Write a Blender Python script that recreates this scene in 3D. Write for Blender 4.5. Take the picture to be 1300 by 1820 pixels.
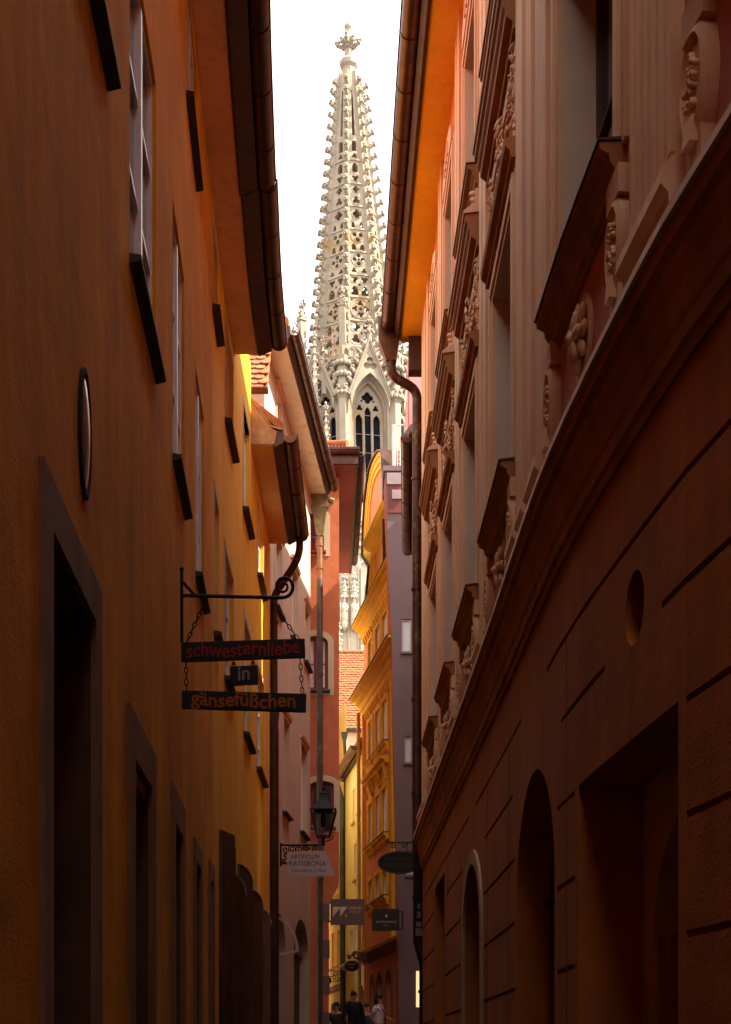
import bpy, bmesh, math, random
from mathutils import Vector, Matrix
from mathutils.geometry import tessellate_polygon
random.seed(7)
sc = bpy.context.scene
for o in list(bpy.data.objects): bpy.data.objects.remove(o)
R_ = math.radians
# ------------------------------------------------------------ camera
FPX, HZ, U0, CZ = 2500.0, 1880.0, 650.0, 1.5      # focal length in photo pixels, horizon row, centre column, eye height
cam = bpy.data.cameras.new("camera"); camo = bpy.data.objects.new("camera", cam)
sc.collection.objects.link(camo); sc.camera = camo
camo.location = (0, 0, CZ); camo.rotation_euler = (R_(90), 0, 0)
cam.sensor_fit = 'VERTICAL'; cam.sensor_height = 36.0; cam.lens = 36.0 * FPX / 1820.0
cam.shift_y = (HZ - 910.0) / 1820.0
cam.clip_end = 2000; cam.clip_start = 0.05
# ------------------------------------------------------------ sky and sun
SUN_EL, SUN_AZ = R_(46), R_(98)        # azimuth clockwise from +Y: the sun stands to the right, a little ahead
w = bpy.data.worlds.new("World"); sc.world = w; w.use_nodes = True
nt = w.node_tree; nt.nodes.clear()
wo = nt.nodes.new('ShaderNodeOutputWorld'); bg = nt.nodes.new('ShaderNodeBackground')
sky = nt.nodes.new('ShaderNodeTexSky'); sky.sky_type = 'NISHITA'; sky.sun_disc = False
sky.sun_elevation = SUN_EL; sky.sun_rotation = SUN_AZ; sky.dust_density = 3.0; sky.air_density = 1.0
tc = nt.nodes.new('ShaderNodeTexCoord'); nz = nt.nodes.new('ShaderNodeTexNoise')
nz.inputs['Scale'].default_value = 2.2; nz.inputs['Detail'].default_value = 5
rp = nt.nodes.new('ShaderNodeValToRGB'); rp.color_ramp.elements[0].position = 0.30; rp.color_ramp.elements[1].position = 0.62
rp.color_ramp.elements[0].color = (0.72, 0.72, 0.72, 1); rp.color_ramp.elements[1].color = (1, 1, 1, 1)
mx = nt.nodes.new('ShaderNodeMixRGB'); mx.inputs[2].default_value = (6.6, 6.3, 6.1, 1)   # thin bright cloud
nt.links.new(tc.outputs['Generated'], nz.inputs['Vector']); nt.links.new(nz.outputs['Fac'], rp.inputs[0])
nt.links.new(rp.outputs[0], mx.inputs[0]); nt.links.new(sky.outputs[0], mx.inputs[1])
nt.links.new(mx.outputs[0], bg.inputs[0]); bg.inputs[1].default_value = 0.13
nt.links.new(bg.outputs[0], wo.inputs[0])
sl = bpy.data.lights.new("sun", 'SUN'); sl.energy = 5.0; sl.angle = R_(0.6); sl.color = (1.0, 0.88, 0.70)
so = bpy.data.objects.new("sun", sl); sc.collection.objects.link(so)
sd = Vector((math.sin(SUN_AZ) * math.cos(SUN_EL), math.cos(SUN_AZ) * math.cos(SUN_EL), math.sin(SUN_EL)))
so.rotation_euler = sd.to_track_quat('Z', 'Y').to_euler(); so.location = (60, 20, 90)
sc.view_settings.view_transform = 'Standard'; sc.view_settings.look = 'None'
sc.view_settings.gamma = 1; sc.view_settings.exposure = 1.95
sc.render.engine = 'CYCLES'
sc.cycles.max_bounces = 10; sc.cycles.diffuse_bounces = 8
# ------------------------------------------------------------ helpers
COL = sc.collection
def at(u, v, Y): return Vector(((u - U0) / FPX * Y, Y, CZ + (HZ - v) / FPX * Y))
def ZH(h): return CZ + h
def org(o):
    p = Vector((0, 0, 0))
    while o: p += o.location; o = o.parent
    return p
def tag(o, label=None, cat=None, group=None, kind=None):
    for k, v in (('label', label), ('category', cat), ('group', group), ('kind', kind)):
        if v: o[k] = v
    return o
def thing(name, label, cat, loc=(0, 0, 0), group=None):
    o = bpy.data.objects.new(name, None); COL.objects.link(o); o.location = loc; o.empty_display_size = 0.3
    return tag(o, label, cat, group)
class MB:
    def __init__(s): s.v = []; s.f = []; s.sm = []
    def add(s, vs, fs, smooth=False):
        n = len(s.v); s.v += [tuple(p) for p in vs]; s.f += [tuple(i + n for i in f) for f in fs]; s.sm += [smooth] * len(fs); return s
    def quad(s, a, b, c, d): return s.add([a, b, c, d], [(0, 1, 2, 3)])
    def poly(s, pts): return s.add(pts, [tuple(range(len(pts)))])
    def hexa(s, p): return s.add(p, [(0, 1, 2, 3), (7, 6, 5, 4), (0, 4, 5, 1), (1, 5, 6, 2), (2, 6, 7, 3), (3, 7, 4, 0)])
    def box(s, x0, x1, y0, y1, z0, z1):
        return s.hexa([(x0, y0, z0), (x1, y0, z0), (x1, y1, z0), (x0, y1, z0), (x0, y0, z1), (x1, y0, z1), (x1, y1, z1), (x0, y1, z1)])
    def bar(s, a, b, w, h=None, up=(0, 0, 1)):
        a = Vector(a); b = Vector(b); h = h or w; t = (b - a).normalized(); u = Vector(up)
        if abs(t.dot(u)) > .95: u = Vector((1, 0, 0))
        sx = t.cross(u).normalized() * w / 2; uy = sx.cross(t).normalized() * h / 2
        return s.hexa([a - sx - uy, a + sx - uy, a + sx + uy, a - sx + uy, b - sx - uy, b + sx - uy, b + sx + uy, b - sx + uy])
    def tube(s, path, r, n=10, cap=True, smooth=True):
        path = [Vector(p) for p in path]; m = len(path); rr = r if isinstance(r, (list, tuple)) else [r] * m
        vs = []; ref = None
        for i, p in enumerate(path):
            t = (path[min(i + 1, m - 1)] - path[max(i - 1, 0)]).normalized()
            if ref is None:
                ref = Vector((0, 0, 1)) if abs(t.z) < .9 else Vector((1, 0, 0))
            a = (ref - t * ref.dot(t)).normalized(); ref = a; b = t.cross(a)
            for k in range(n):
                q = 2 * math.pi * k / n; vs.append(p + (a * math.cos(q) + b * math.sin(q)) * rr[i])
        fs = [(i * n + k, i * n + (k + 1) % n, (i + 1) * n + (k + 1) % n, (i + 1) * n + k) for i in range(m - 1) for k in range(n)]
        s.add(vs, fs, smooth)
        if cap: s.add(vs[:n], [tuple(range(n))]); s.add(vs[-n:], [tuple(range(n))])
        return s
    def lathe(s, c, prof, n=16, smooth=True, rot=0):
        c = Vector(c); vs = []
        for r, z in prof:
            for k in range(n):
                q = 2 * math.pi * k / n + rot; vs.append(c + Vector((math.cos(q) * r, math.sin(q) * r, z)))
        m = len(prof)
        fs = [(i * n + k, i * n + (k + 1) % n, (i + 1) * n + (k + 1) % n, (i + 1) * n + k) for i in range(m - 1) for k in range(n)]
        fs += [tuple(range(n)), tuple(range((m - 1) * n, m * n))]
        return s.add(vs, fs, smooth)
    def ball(s, c, rx, ry=None, rz=None, n=8, m=6, fr=None):
        ry = ry or rx; rz = rz or rx; c = Vector(c); vs = []
        X, Yv, Z = fr or (Vector((1, 0, 0)), Vector((0, 1, 0)), Vector((0, 0, 1)))
        for i in range(1, m):
            ph = math.pi * i / m
            for k in range(n):
                q = 2 * math.pi * k / n
                vs.append(c + X * rx * math.sin(ph) * math.cos(q) + Yv * ry * math.sin(ph) * math.sin(q) + Z * rz * math.cos(ph))
        vs += [c + Z * rz, c - Z * rz]; t = len(vs) - 2
        fs = [(i * n + k, i * n + (k + 1) % n, (i + 1) * n + (k + 1) % n, (i + 1) * n + k) for i in range(m - 2) for k in range(n)]
        fs += [(t, (k + 1) % n, k) for k in range(n)] + [(t + 1, (m - 2) * n + k, (m - 2) * n + (k + 1) % n) for k in range(n)]
        return s.add(vs, fs, True)
    def build(s, name, mat, parent=None, bevel=0):
        me = bpy.data.meshes.new(name); og = org(parent) if parent else Vector((0, 0, 0))
        me.from_pydata([(p[0] - og.x, p[1] - og.y, p[2] - og.z) for p in s.v], [], s.f)
        me.polygons.foreach_set('use_smooth', s.sm); me.update()
        bm = bmesh.new(); bm.from_mesh(me); bmesh.ops.recalc_face_normals(bm, faces=bm.faces); bm.to_mesh(me); bm.free()
        o = bpy.data.objects.new(name, me); COL.objects.link(o); me.materials.append(mat)
        if parent: o.parent = parent
        if bevel:
            b = o.modifiers.new('bevel', 'BEVEL'); b.width = bevel; b.segments = 2; b.limit_method = 'ANGLE'; b.angle_limit = R_(40)
        return o
class Fac:
    """a facade: a plan polyline, s along it, z up, d outward to the street"""
    def __init__(s, pts, side=1, smooth=True, step=.5):
        P = [Vector(p) for p in pts]
        if smooth and len(P) > 2:
            Q = []
            for i in range(len(P) - 1):
                p0, p1, p2, p3 = P[max(i - 1, 0)], P[i], P[i + 1], P[min(i + 2, len(P) - 1)]
                L = (p2 - p1).length; n = max(1, int(L / step))
                m1 = (p2 - p0) / max((p2 - p0).length, 1e-6) * L; m2 = (p3 - p1) / max((p3 - p1).length, 1e-6) * L
                for k in range(n):
                    t = k / n; Q.append(p1 * (2 * t**3 - 3 * t * t + 1) + m1 * (t**3 - 2 * t * t + t) + p2 * (-2 * t**3 + 3 * t * t) + m2 * (t**3 - t * t))
            Q.append(P[-1]); P = Q
        s.P = P; s.side = side; s.S = [0]
        for i in range(1, len(P)): s.S.append(s.S[-1] + (P[i] - P[i - 1]).length)
        s.N = []
        for i in range(len(P)):
            t = (P[min(i + 1, len(P) - 1)] - P[max(i - 1, 0)]).normalized(); s.N.append(Vector((t.y, -t.x)) * side)
        s.L = s.S[-1]
    def _i(s, q):
        import bisect
        i = min(max(bisect.bisect_right(s.S, q) - 1, 0), len(s.P) - 2); return i, (q - s.S[i]) / (s.S[i + 1] - s.S[i])
    def p(s, q, z, d=0):
        i, t = s._i(q); a = s.P[i].lerp(s.P[i + 1], t); n = s.N[i].lerp(s.N[i + 1], min(max(t, 0), 1)).normalized()
        return Vector((a.x + n.x * d, a.y + n.y * d, z))
    def n(s, q):
        i, t = s._i(q); n = s.N[i].lerp(s.N[i + 1], min(max(t, 0), 1)).normalized(); return Vector((n.x, n.y, 0))
    def t(s, q):
        n = s.n(q); return Vector((-n.y, n.x, 0)) * s.side
    def su(s, u):                                   # photo column -> s
        lo, hi = s.u0, s.L
        fu = lambda q: U0 + FPX * s.p(q, 0).x / s.p(q, 0).y
        a = fu(lo) - u
        for _ in range(50):
            m = (lo + hi) / 2; b = fu(m) - u
            if (a > 0) == (b > 0): lo = m
            else: hi = m
        return (lo + hi) / 2
    u0 = 0
    def sy(s, Y):
        lo, hi = 0, s.L
        for _ in range(40):
            m = (lo + hi) / 2
            if s.p(m, 0).y < Y: lo = m
            else: hi = m
        return (lo + hi) / 2
    def uv(s, u, v): q = s.su(u); return q, CZ + (HZ - v) / FPX * s.p(q, 0).y
    def cuts(s, a, b, step=.5):
        n = max(1, int(math.ceil(abs(b - a) / step))); return [a + (b - a) * i / n for i in range(n + 1)]
    def box(s, mb, a, b, z0, z1, d0, d1, step=.6):
        c = s.cuts(a, b, step); vs = []
        for q in c: vs += [s.p(q, z0, d0), s.p(q, z0, d1), s.p(q, z1, d1), s.p(q, z1, d0)]
        fs = [(i * 4 + k, i * 4 + (k + 1) % 4, i * 4 + 4 + (k + 1) % 4, i * 4 + 4 + k) for i in range(len(c) - 1) for k in range(4)]
        fs += [(0, 1, 2, 3), tuple(len(vs) - 4 + k for k in range(4))]; mb.add(vs, fs); return mb
    def prof(s, mb, a, b, pr, step=.5, smooth=False):     # closed profile [(d,z)..] swept along s
        c = s.cuts(a, b, step); n = len(pr); vs = []
        for q in c: vs += [s.p(q, z, d) for d, z in pr]
        fs = [(i * n + k, i * n + (k + 1) % n, i * n + n + (k + 1) % n, i * n + n + k) for i in range(len(c) - 1) for k in range(n)]
        mb.add(vs, fs, smooth); mb.add(vs[:n], [tuple(range(n))]); mb.add(vs[-n:], [tuple(range(n))]); return mb
    def wall(s, mb, a, b, z0, z1, ops=(), step=.6, d=0, depth_end=None, back=None):
        ss = set(round(x, 4) for x in s.cuts(a, b, step)); zs = {z0, z1}
        for o in ops: ss |= {round(o['a'], 4), round(o['b'], 4)}; zs |= {o['z0'], o['z1']}
        ss = sorted(x for x in ss if a - 1e-4 <= x <= b + 1e-4); zs = sorted(z for z in zs if z0 <= z <= z1)
        ss = [x for i, x in enumerate(ss) if i == 0 or x - ss[i - 1] > .002]
        for i in range(len(ss) - 1):
            for j in range(len(zs) - 1):
                cs, cz = (ss[i] + ss[i + 1]) / 2, (zs[j] + zs[j + 1]) / 2
                if any(o['a'] < cs < o['b'] and o['z0'] < cz < o['z1'] for o in ops): continue
                mb.quad(s.p(ss[i], zs[j], d), s.p(ss[i + 1], zs[j], d), s.p(ss[i + 1], zs[j + 1], d), s.p(ss[i], zs[j + 1], d))
        for o in ops:
            A, B, Z0, Z1, D = o['a'], o['b'], o['z0'], o['z1'], o['depth']; ar = o.get('arch', 0); zt = Z1 - ar
            bev = o.get('splay', 0)
            P = lambda q, z, k: s.p(q, z, d - k * D)
            for q in (A, B): 
                qq = q + bev if q == A else q - bev
                mb.quad(P(q, Z0, 0), P(qq, Z0, 1), P(qq, zt, 1), P(q, zt, 0))
            c = s.cuts(A, B, .5)
            for i in range(len(c) - 1): mb.quad(P(c[i], Z0, 0), P(c[i + 1], Z0, 0), P(c[i + 1], Z0, 1), P(c[i], Z0, 1))
            if ar:
                n = 16; h = (B - A) / 2; cc = (A + B) / 2
                cu = [(cc - h * math.cos(math.pi * i / n), zt + ar * math.sin(math.pi * i / n)) for i in range(n + 1)]
                for i in range(n):
                    (qa, za), (qb, zb) = cu[i], cu[i + 1]
                    mb.quad(P(qa, za, 0), P(qb, zb, 0), P(qb, zb, 1), P(qa, za, 1))
                    mb.quad(P(qa, za, 0), P(qb, zb, 0), P(qb, Z1, 0), P(qa, Z1, 0))
            else:
                for i in range(len(c) - 1): mb.quad(P(c[i], Z1, 0), P(c[i + 1], Z1, 0), P(c[i + 1], Z1, 1), P(c[i], Z1, 1))
            if o.get('back', 0):
                for i in range(len(c) - 1): mb.quad(P(c[i], Z0, 1), P(c[i + 1], Z0, 1), P(c[i + 1], Z1, 1), P(c[i], Z1, 1))
        if back:                                        # end walls, back wall and top make it a solid house
            c = s.cuts(a, b, 2)
            mb.quad(s.p(a, z0, d), s.p(a, z1, d), s.p(a, z1, -back), s.p(a, z0, -back))
            mb.quad(s.p(b, z0, d), s.p(b, z1, d), s.p(b, z1, -back), s.p(b, z0, -back))
            for i in range(len(c) - 1):
                mb.quad(s.p(c[i], z0, -back), s.p(c[i + 1], z0, -back), s.p(c[i + 1], z1, -back), s.p(c[i], z1, -back))
                mb.quad(s.p(c[i], z1, d), s.p(c[i + 1], z1, d), s.p(c[i + 1], z1, -back), s.p(c[i], z1, -back))
        return mb
def op(a, b, z0, z1, depth=.22, arch=0, back=0, splay=0): return dict(a=min(a, b), b=max(a, b), z0=z0, z1=z1, depth=depth, arch=arch, back=back, splay=splay)
def flat(name, loops, ext, M, mat, parent, extra=None):
    """plate with holes: 2D closed loops (holes by even-odd), extruded +-ext, placed with matrix M (world)"""
    cu = bpy.data.curves.new('tmp', 'CURVE'); cu.dimensions = '2D'; cu.fill_mode = 'BOTH'; cu.extrude = ext
    for lp in loops:
        sp = cu.splines.new('POLY'); sp.points.add(len(lp) - 1); sp.use_cyclic_u = True
        for i, q in enumerate(lp): sp.points[i].co = (q[0], q[1], 0, 1)
    return curve_mesh(name, cu, M, mat, parent, extra)
def curve_mesh(name, cu, M, mat, parent, extra=None):
    t = bpy.data.objects.new('tmp', cu); COL.objects.link(t)
    me = bpy.data.meshes.new_from_object(t); bpy.data.objects.remove(t); bpy.data.curves.remove(cu)
    me.name = name; me.transform(M)
    if extra:
        n = len(me.vertices); bm = bmesh.new(); bm.from_mesh(me); tm = bpy.data.meshes.new('t'); tm.from_pydata(extra.v, [], extra.f); bm.from_mesh(tm); bm.to_mesh(me); bm.free()
    if parent: me.transform(Matrix.Translation(-org(parent)))
    me.materials.clear(); me.materials.append(mat)
    o = bpy.data.objects.new(name, me); COL.objects.link(o)
    if parent: o.parent = parent
    return o
def text(name, body, size, M, mat, parent, ext=.002, off=0, align='CENTER', sx=1, shear=0, sp=1):
    cu = bpy.data.curves.new('tmp', 'FONT'); cu.body = body; cu.size = size; cu.extrude = ext; cu.offset = off
    cu.align_x = align; cu.align_y = 'CENTER'; cu.shear = shear; cu.space_character = sp; cu.resolution_u = 4
    return curve_mesh(name, cu, M @ Matrix.Scale(sx, 4, (1, 0, 0)), mat, parent)
def frame_m(o, X, Y):
    X = Vector(X).normalized(); Y = Vector(Y).normalized(); Z = X.cross(Y)
    return Matrix((( X.x, Y.x, Z.x, o[0]), (X.y, Y.y, Z.y, o[1]), (X.z, Y.z, Z.z, o[2]), (0, 0, 0, 1)))
# ------------------------------------------------------------ materials
MATS = {}
def mat(name, col, rough=.85, var=.18, scale=1.2, bump=.25, bscale=60, streak=0, metal=0, spec=.3, dirt=None, dirt_amt=0, dscale=.7):
    if name in MATS: return MATS[name]
    m = bpy.data.materials.new(name); m.use_nodes = True; t = m.node_tree; b = t.nodes['Principled BSDF']
    b.inputs['Roughness'].default_value = rough; b.inputs['Metallic'].default_value = metal
    b.inputs['Specular IOR Level'].default_value = spec
    tc = t.nodes.new('ShaderNodeTexCoord'); L = t.links.new
    n1 = t.nodes.new('ShaderNodeTexNoise'); n1.inputs['Scale'].default_value = scale; n1.inputs['Detail'].default_value = 6; n1.inputs['Roughness'].default_value = .62
    L(tc.outputs['Object'], n1.inputs['Vector'])
    r = t.nodes.new('ShaderNodeValToRGB'); L(n1.outputs['Fac'], r.inputs[0]); e = r.color_ramp.elements
    e[0].position = .32; e[1].position = .70
    e[0].color = (*[c * (1 - var) for c in col], 1); e[1].color = (*[min(1, c * (1 + var * .6)) for c in col], 1)
    out = r.outputs[0]
    if streak:
        mp = t.nodes.new('ShaderNodeMapping'); mp.inputs['Scale'].default_value = (5, 5, .22); L(tc.outputs['Object'], mp.inputs[0])
        n2 = t.nodes.new('ShaderNodeTexNoise'); n2.inputs['Scale'].default_value = 1.3; n2.inputs['Detail'].default_value = 5; L(mp.outputs[0], n2.inputs['Vector'])
        r2 = t.nodes.new('ShaderNodeValToRGB'); L(n2.outputs['Fac'], r2.inputs[0]); r2.color_ramp.elements[0].position = .3; r2.color_ramp.elements[1].position = .75
        g = 1 - streak; r2.color_ramp.elements[0].color = (g, g * .97, g * .94, 1); r2.color_ramp.elements[1].color = (1, 1, 1, 1)
        mm = t.nodes.new('ShaderNodeMixRGB'); mm.blend_type = 'MULTIPLY'; mm.inputs[0].default_value = 1; L(out, mm.inputs[1]); L(r2.outputs[0], mm.inputs[2]); out = mm.outputs[0]
    if dirt:
        n3 = t.nodes.new('ShaderNodeTexNoise'); n3.inputs['Scale'].default_value = dscale; n3.inputs['Detail'].default_value = 8; n3.inputs['Roughness'].default_value = .7; L(tc.outputs['Object'], n3.inputs['Vector'])
        r3 = t.nodes.new('ShaderNodeValToRGB'); L(n3.outputs['Fac'], r3.inputs[0]); r3.color_ramp.elements[0].position = .52; r3.color_ramp.elements[1].position = .66
        r3.color_ramp.elements[0].color = (0, 0, 0, 1); r3.color_ramp.elements[1].color = (dirt_amt,) * 3 + (1,)
        mm = t.nodes.new('ShaderNodeMixRGB'); L(r3.outputs[0], mm.inputs[0]); L(out, mm.inputs[1]); mm.inputs[2].default_value = (*dirt, 1); out = mm.outputs[0]
    L(out, b.inputs['Base Color'])
    if bump:
        nb = t.nodes.new('ShaderNodeTexNoise'); nb.inputs['Scale'].default_value = bscale; nb.inputs['Detail'].default_value = 4; L(tc.outputs['Object'], nb.inputs['Vector'])
        nb2 = t.nodes.new('ShaderNodeTexNoise'); nb2.inputs['Scale'].default_value = bscale * .05; nb2.inputs['Detail'].default_value = 3; L(tc.outputs['Object'], nb2.inputs['Vector'])
        ma = t.nodes.new('ShaderNodeMath'); ma.operation = 'MULTIPLY_ADD'; L(nb2.outputs['Fac'], ma.inputs[0]); ma.inputs[1].default_value = 3.0; L(nb.outputs['Fac'], ma.inputs[2])
        bp = t.nodes.new('ShaderNodeBump'); bp.inputs['Strength'].default_value = bump; bp.inputs['Distance'].default_value = .012
        L(ma.outputs[0], bp.inputs['Height']); L(bp.outputs[0], b.inputs['Normal'])
    MATS[name] = m; return m
ochre = mat('ochre_plaster', (.80, .335, .006), streak=.16, var=.22, dirt=(.42, .15, .008), dirt_amt=.55, dscale=.8, bump=.5)
yellow = mat('yellow_plaster', (.90, .49, .012), streak=.2, var=.12)
soffit_o = mat('soffit_plaster', (.90, .56, .29), var=.15, bump=.3, dirt=(.4, .2, .08), dirt_amt=.35, dscale=8)
soffit_r = mat('golden_soffit', (.84, .46, .04), var=.12, bump=.3, dirt=(.5, .2, .03), dirt_amt=.35, dscale=9)
grey_plaster = mat('grey_brown_surround', (.30, .185, .12), var=.3, streak=.2, bump=.5)
copper = mat('brown_copper', (.10, .04, .02), rough=.38, metal=.75, var=.4, scale=6, bump=.05, dirt=(.1, .12, .06), dirt_amt=.35, dscale=5)
copper_d = mat('dark_copper', (.07, .035, .025), rough=.5, metal=.5, var=.4, scale=5, bump=.05)
copper_l = mat('light_copper', (.25, .11, .05), rough=.4, metal=.6, var=.3, scale=8, bump=.05, dirt=(.2, .3, .12), dirt_amt=.4, dscale=6)
moss_cu = mat('mossy_copper', (.22, .16, .10), rough=.6, metal=.4, var=.4, scale=8, bump=.1, dirt=(.3, .32, .04), dirt_amt=.7, dscale=9)
slate = mat('dark_slate', (.045, .035, .035), rough=.6, var=.3, scale=5, bump=.2)
white_paint = mat('white_paint', (.88, .82, .84), rough=.28, var=.08, bump=.03)
glass = mat('window_glass', (.03, .03, .035), rough=.06, var=.3, bump=0, spec=.8)
reflect_pane = mat('painted_reflection_glass', (.78, .75, .68), rough=.12, var=.25, scale=3, bump=0, spec=.8)  # white reflection painted into the pane colour
dark_in = mat('dark_interior', (.02, .015, .012), rough=.9, var=.2, bump=0)
wood = mat('dark_wood', (.09, .045, .03), rough=.6, var=.35, scale=3, bump=.2, streak=.4)
redwood = mat('red_painted_wood', (.22, .03, .025), rough=.5, var=.2, bump=.05)
iron = mat('wrought_iron', (.02, .016, .015), rough=.55, metal=.4, var=.3, bump=.05)
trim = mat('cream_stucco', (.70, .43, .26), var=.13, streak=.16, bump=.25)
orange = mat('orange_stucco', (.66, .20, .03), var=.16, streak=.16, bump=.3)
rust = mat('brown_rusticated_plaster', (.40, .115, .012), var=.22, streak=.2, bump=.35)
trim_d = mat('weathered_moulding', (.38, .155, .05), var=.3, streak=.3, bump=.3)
tile = mat('clay_tile', (.36, .115, .045), var=.45, scale=7, bump=.3, rough=.8, dirt=(.15, .07, .04), dirt_amt=.6, dscale=4)
ledge = mat('pale_highlight_zinc', (.66, .50, .42), rough=.4, metal=.0, var=.25, bump=.05)  # pale pink tone paints the cornice edge highlight; also serves flue and ladder
pinkw = mat('blush_plaster', (.56, .45, .355), var=.09, streak=.08, bump=.2)
redw = mat('brick_red_plaster', (.60, .185, .08), var=.16, streak=.08, bump=.35, dirt=(.38, .09, .05), dirt_amt=.5, dscale=.9)
cream = mat('cream_surround', (.62, .50, .33), var=.1, bump=.1)
purple = mat('mauve_plaster', (.17, .125, .135), var=.08, bump=.35, bscale=40)
salmon = mat('salmon_plaster', (.74, .25, .10), var=.12, streak=.1, bump=.2)
gold = mat('gold_stucco', (.88, .50, .03), var=.12, streak=.15, bump=.2)
lemon = mat('lemon_plaster', (.86, .72, .26), var=.1, streak=.12, bump=.2, dirt=(.8, .78, .6), dirt_amt=.4, dscale=.8)
amber = mat('amber_plaster', (.84, .56, .14), var=.12, streak=.15, bump=.2)
offwhite = mat('offwhite_plaster', (.76, .72, .62), var=.08, bump=.15)
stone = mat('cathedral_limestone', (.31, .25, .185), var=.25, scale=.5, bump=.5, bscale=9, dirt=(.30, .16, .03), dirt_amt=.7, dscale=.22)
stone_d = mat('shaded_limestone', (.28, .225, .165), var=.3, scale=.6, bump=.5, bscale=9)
stone_p = mat('pale_limestone', (.50, .42, .31), var=.15, scale=.5, bump=.4, bscale=9, dirt=(.5, .34, .14), dirt_amt=.4, dscale=.3)  # paler copy of the limestone to brighten the square shaft
leaded = mat('leaded_glass', (.008, .009, .014), rough=.6, var=.5, scale=.8, bump=0, spec=.05)
verd = mat('verdigris_copper', (.08, .11, .08), rough=.6, metal=.3, var=.3, scale=5, bump=.05)
asphalt = mat('paving_stone', (.05, .042, .038), var=.3, scale=2, bump=.5)
# ------------------------------------------------------------ ground
def gz(y): return 0.0 if y < 4 else min((y - 4) * .0437, 2.6) if y < 70 else 2.6
g = MB(); ys = [-60, -20, 0, 4] + list(range(8, 66, 4)) + [90, 160, 320, 900]
for i in range(len(ys) - 1): g.quad((-600, ys[i], gz(ys[i])), (600, ys[i], gz(ys[i])), (600, ys[i + 1], gz(ys[i + 1])), (-600, ys[i + 1], gz(ys[i + 1])))
tag(g.build('ground', asphalt), kind='structure')
st = MB()
for i in range(3, 16):
    a, b = ys[i], ys[i + 1]; xm = lambda y: 0 if y < 38 else -(y - 38) * .13
    st.quad((xm(a) - 1.9, a, gz(a) + .004), (xm(a) + 1.9, a, gz(a) + .004), (xm(b) + 1.9, b, gz(b) + .004), (xm(b) - 1.9, b, gz(b) + .004))
m_st = mat('cobbles', (.07, .055, .045), var=.35, scale=9, bump=.8, bscale=14)
tag(st.build('alley_pavement', m_st), kind='structure')
# ------------------------------------------------------------ building pieces
def surround(fa, mb, a, b, z0, z1, w, d=.02, bottom=False, arch=0):
    if arch:
        n = 14; c = (a + b) / 2; h = (b - a) / 2; zt = z1 - arch
        for i in range(n):
            t0, t1 = math.pi * i / n, math.pi * (i + 1) / n
            q = lambda t, k: (c - (h + k) * math.cos(t), zt + (arch + k) * math.sin(t))
            ps = [q(t0, 0), q(t1, 0), q(t1, w), q(t0, w)]
            mb.hexa([fa.p(x, z, 0) for x, z in ps] + [fa.p(x, z, d) for x, z in ps])
        fa.box(mb, a - w, a, z0, zt, 0, d); fa.box(mb, b, b + w, z0, zt, 0, d)
    else:
        fa.box(mb, a - w, a, z0, z1 + w, 0, d); fa.box(mb, b, b + w, z0, z1 + w, 0, d); fa.box(mb, a, b, z1, z1 + w, 0, d)
    if bottom: fa.box(mb, a - w, b + w, z0 - w, z0, 0, d)
def window(fa, parent, a, b, z0, z1, depth=.16, fm=None, pm=None, nx=2, ny=3, fw=.055, sill=None, sm=None, so_=.08, sp_=.14, st_=.06, mull=.07, arch=0, label=None):
    fm = fm or white_paint; pm = pm or glass; D0, D1 = -depth, -depth + .05; a, b = min(a, b), max(a, b)
    f = MB(); fa.box(f, a, a + fw, z0, z1, D0, D1); fa.box(f, b - fw, b, z0, z1, D0, D1)
    fa.box(f, a + fw, b - fw, z0, z0 + fw, D0, D1); fa.box(f, a + fw, b - fw, z1 - fw, z1, D0, D1)
    W = b - a
    for i in range(1, nx):
        c = a + W * i / nx; fa.box(f, c - mull / 2, c + mull / 2, z0 + fw, z1 - fw, D0, D1 + .012)
    for j in range(1, ny):
        zc = z0 + (z1 - z0) * j / ny; fa.box(f, a + fw, b - fw, zc - .015, zc + .015, D0 + .005, D1 - .008)
    w = f.build('window', fm, parent)
    if label: w['label'] = label
    g = MB(); c = fa.cuts(a + .01, b - .01, .8)
    for i in range(len(c) - 1): g.quad(*[fa.p(q, z, D0 + .012) for q, z in ((c[i], z0 + .01), (c[i + 1], z0 + .01), (c[i + 1], z1 - .01), (c[i], z1 - .01))])
    g.build('pane', pm, w)
    if sill:
        s = MB(); fa.prof(s, a - so_, b + so_, [(-.1, z0 - .005), (sp_, z0 - .03), (sp_, z0 - .03 - st_), (-.0, z0 - .05 - st_)]); s.build('window_sill', sill, w)
    return w
def gutter(fa, parent, a, b, z, d, r=.11, m=copper, ring=.95, capa=False, capb=True, seam=True, name='gutter'):
    g = MB(); n = 12
    arc = [(d + r * math.cos(math.pi * (1 + k / n)), z + r * math.sin(math.pi * (1 + k / n))) for k in range(n + 1)]
    ri = r * .88; inn = [(d + ri * math.cos(math.pi * (2 - k / n)), z + ri * math.sin(math.pi * (2 - k / n))) for k in range(n + 1)]
    fa.prof(g, a, b, arc + inn, smooth=True)
    k = a + .05
    while k < b:
        R2 = r * 1.07
        a2 = [(d + R2 * math.cos(math.pi * (1 + i / n)), z + R2 * math.sin(math.pi * (1 + i / n))) for i in range(n + 1)]
        fa.prof(g, k, k + .035, a2 + inn, smooth=False); k += ring
    fa.prof(g, a, b, [(d + r * .95, z - .01), (d + r * 1.1, z - .015), (d + r * 1.1, z + .02), (d + r * .95, z + .02)])
    for q, c in ((a, capa), (b, capb)):
        if c: g.poly([fa.p(q, zz, dd) for dd, zz in arc])
    o = g.build(name, m, parent); o.data.polygons.foreach_set('use_smooth', [True] * len(o.data.polygons)) if False else None
    return o
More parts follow.
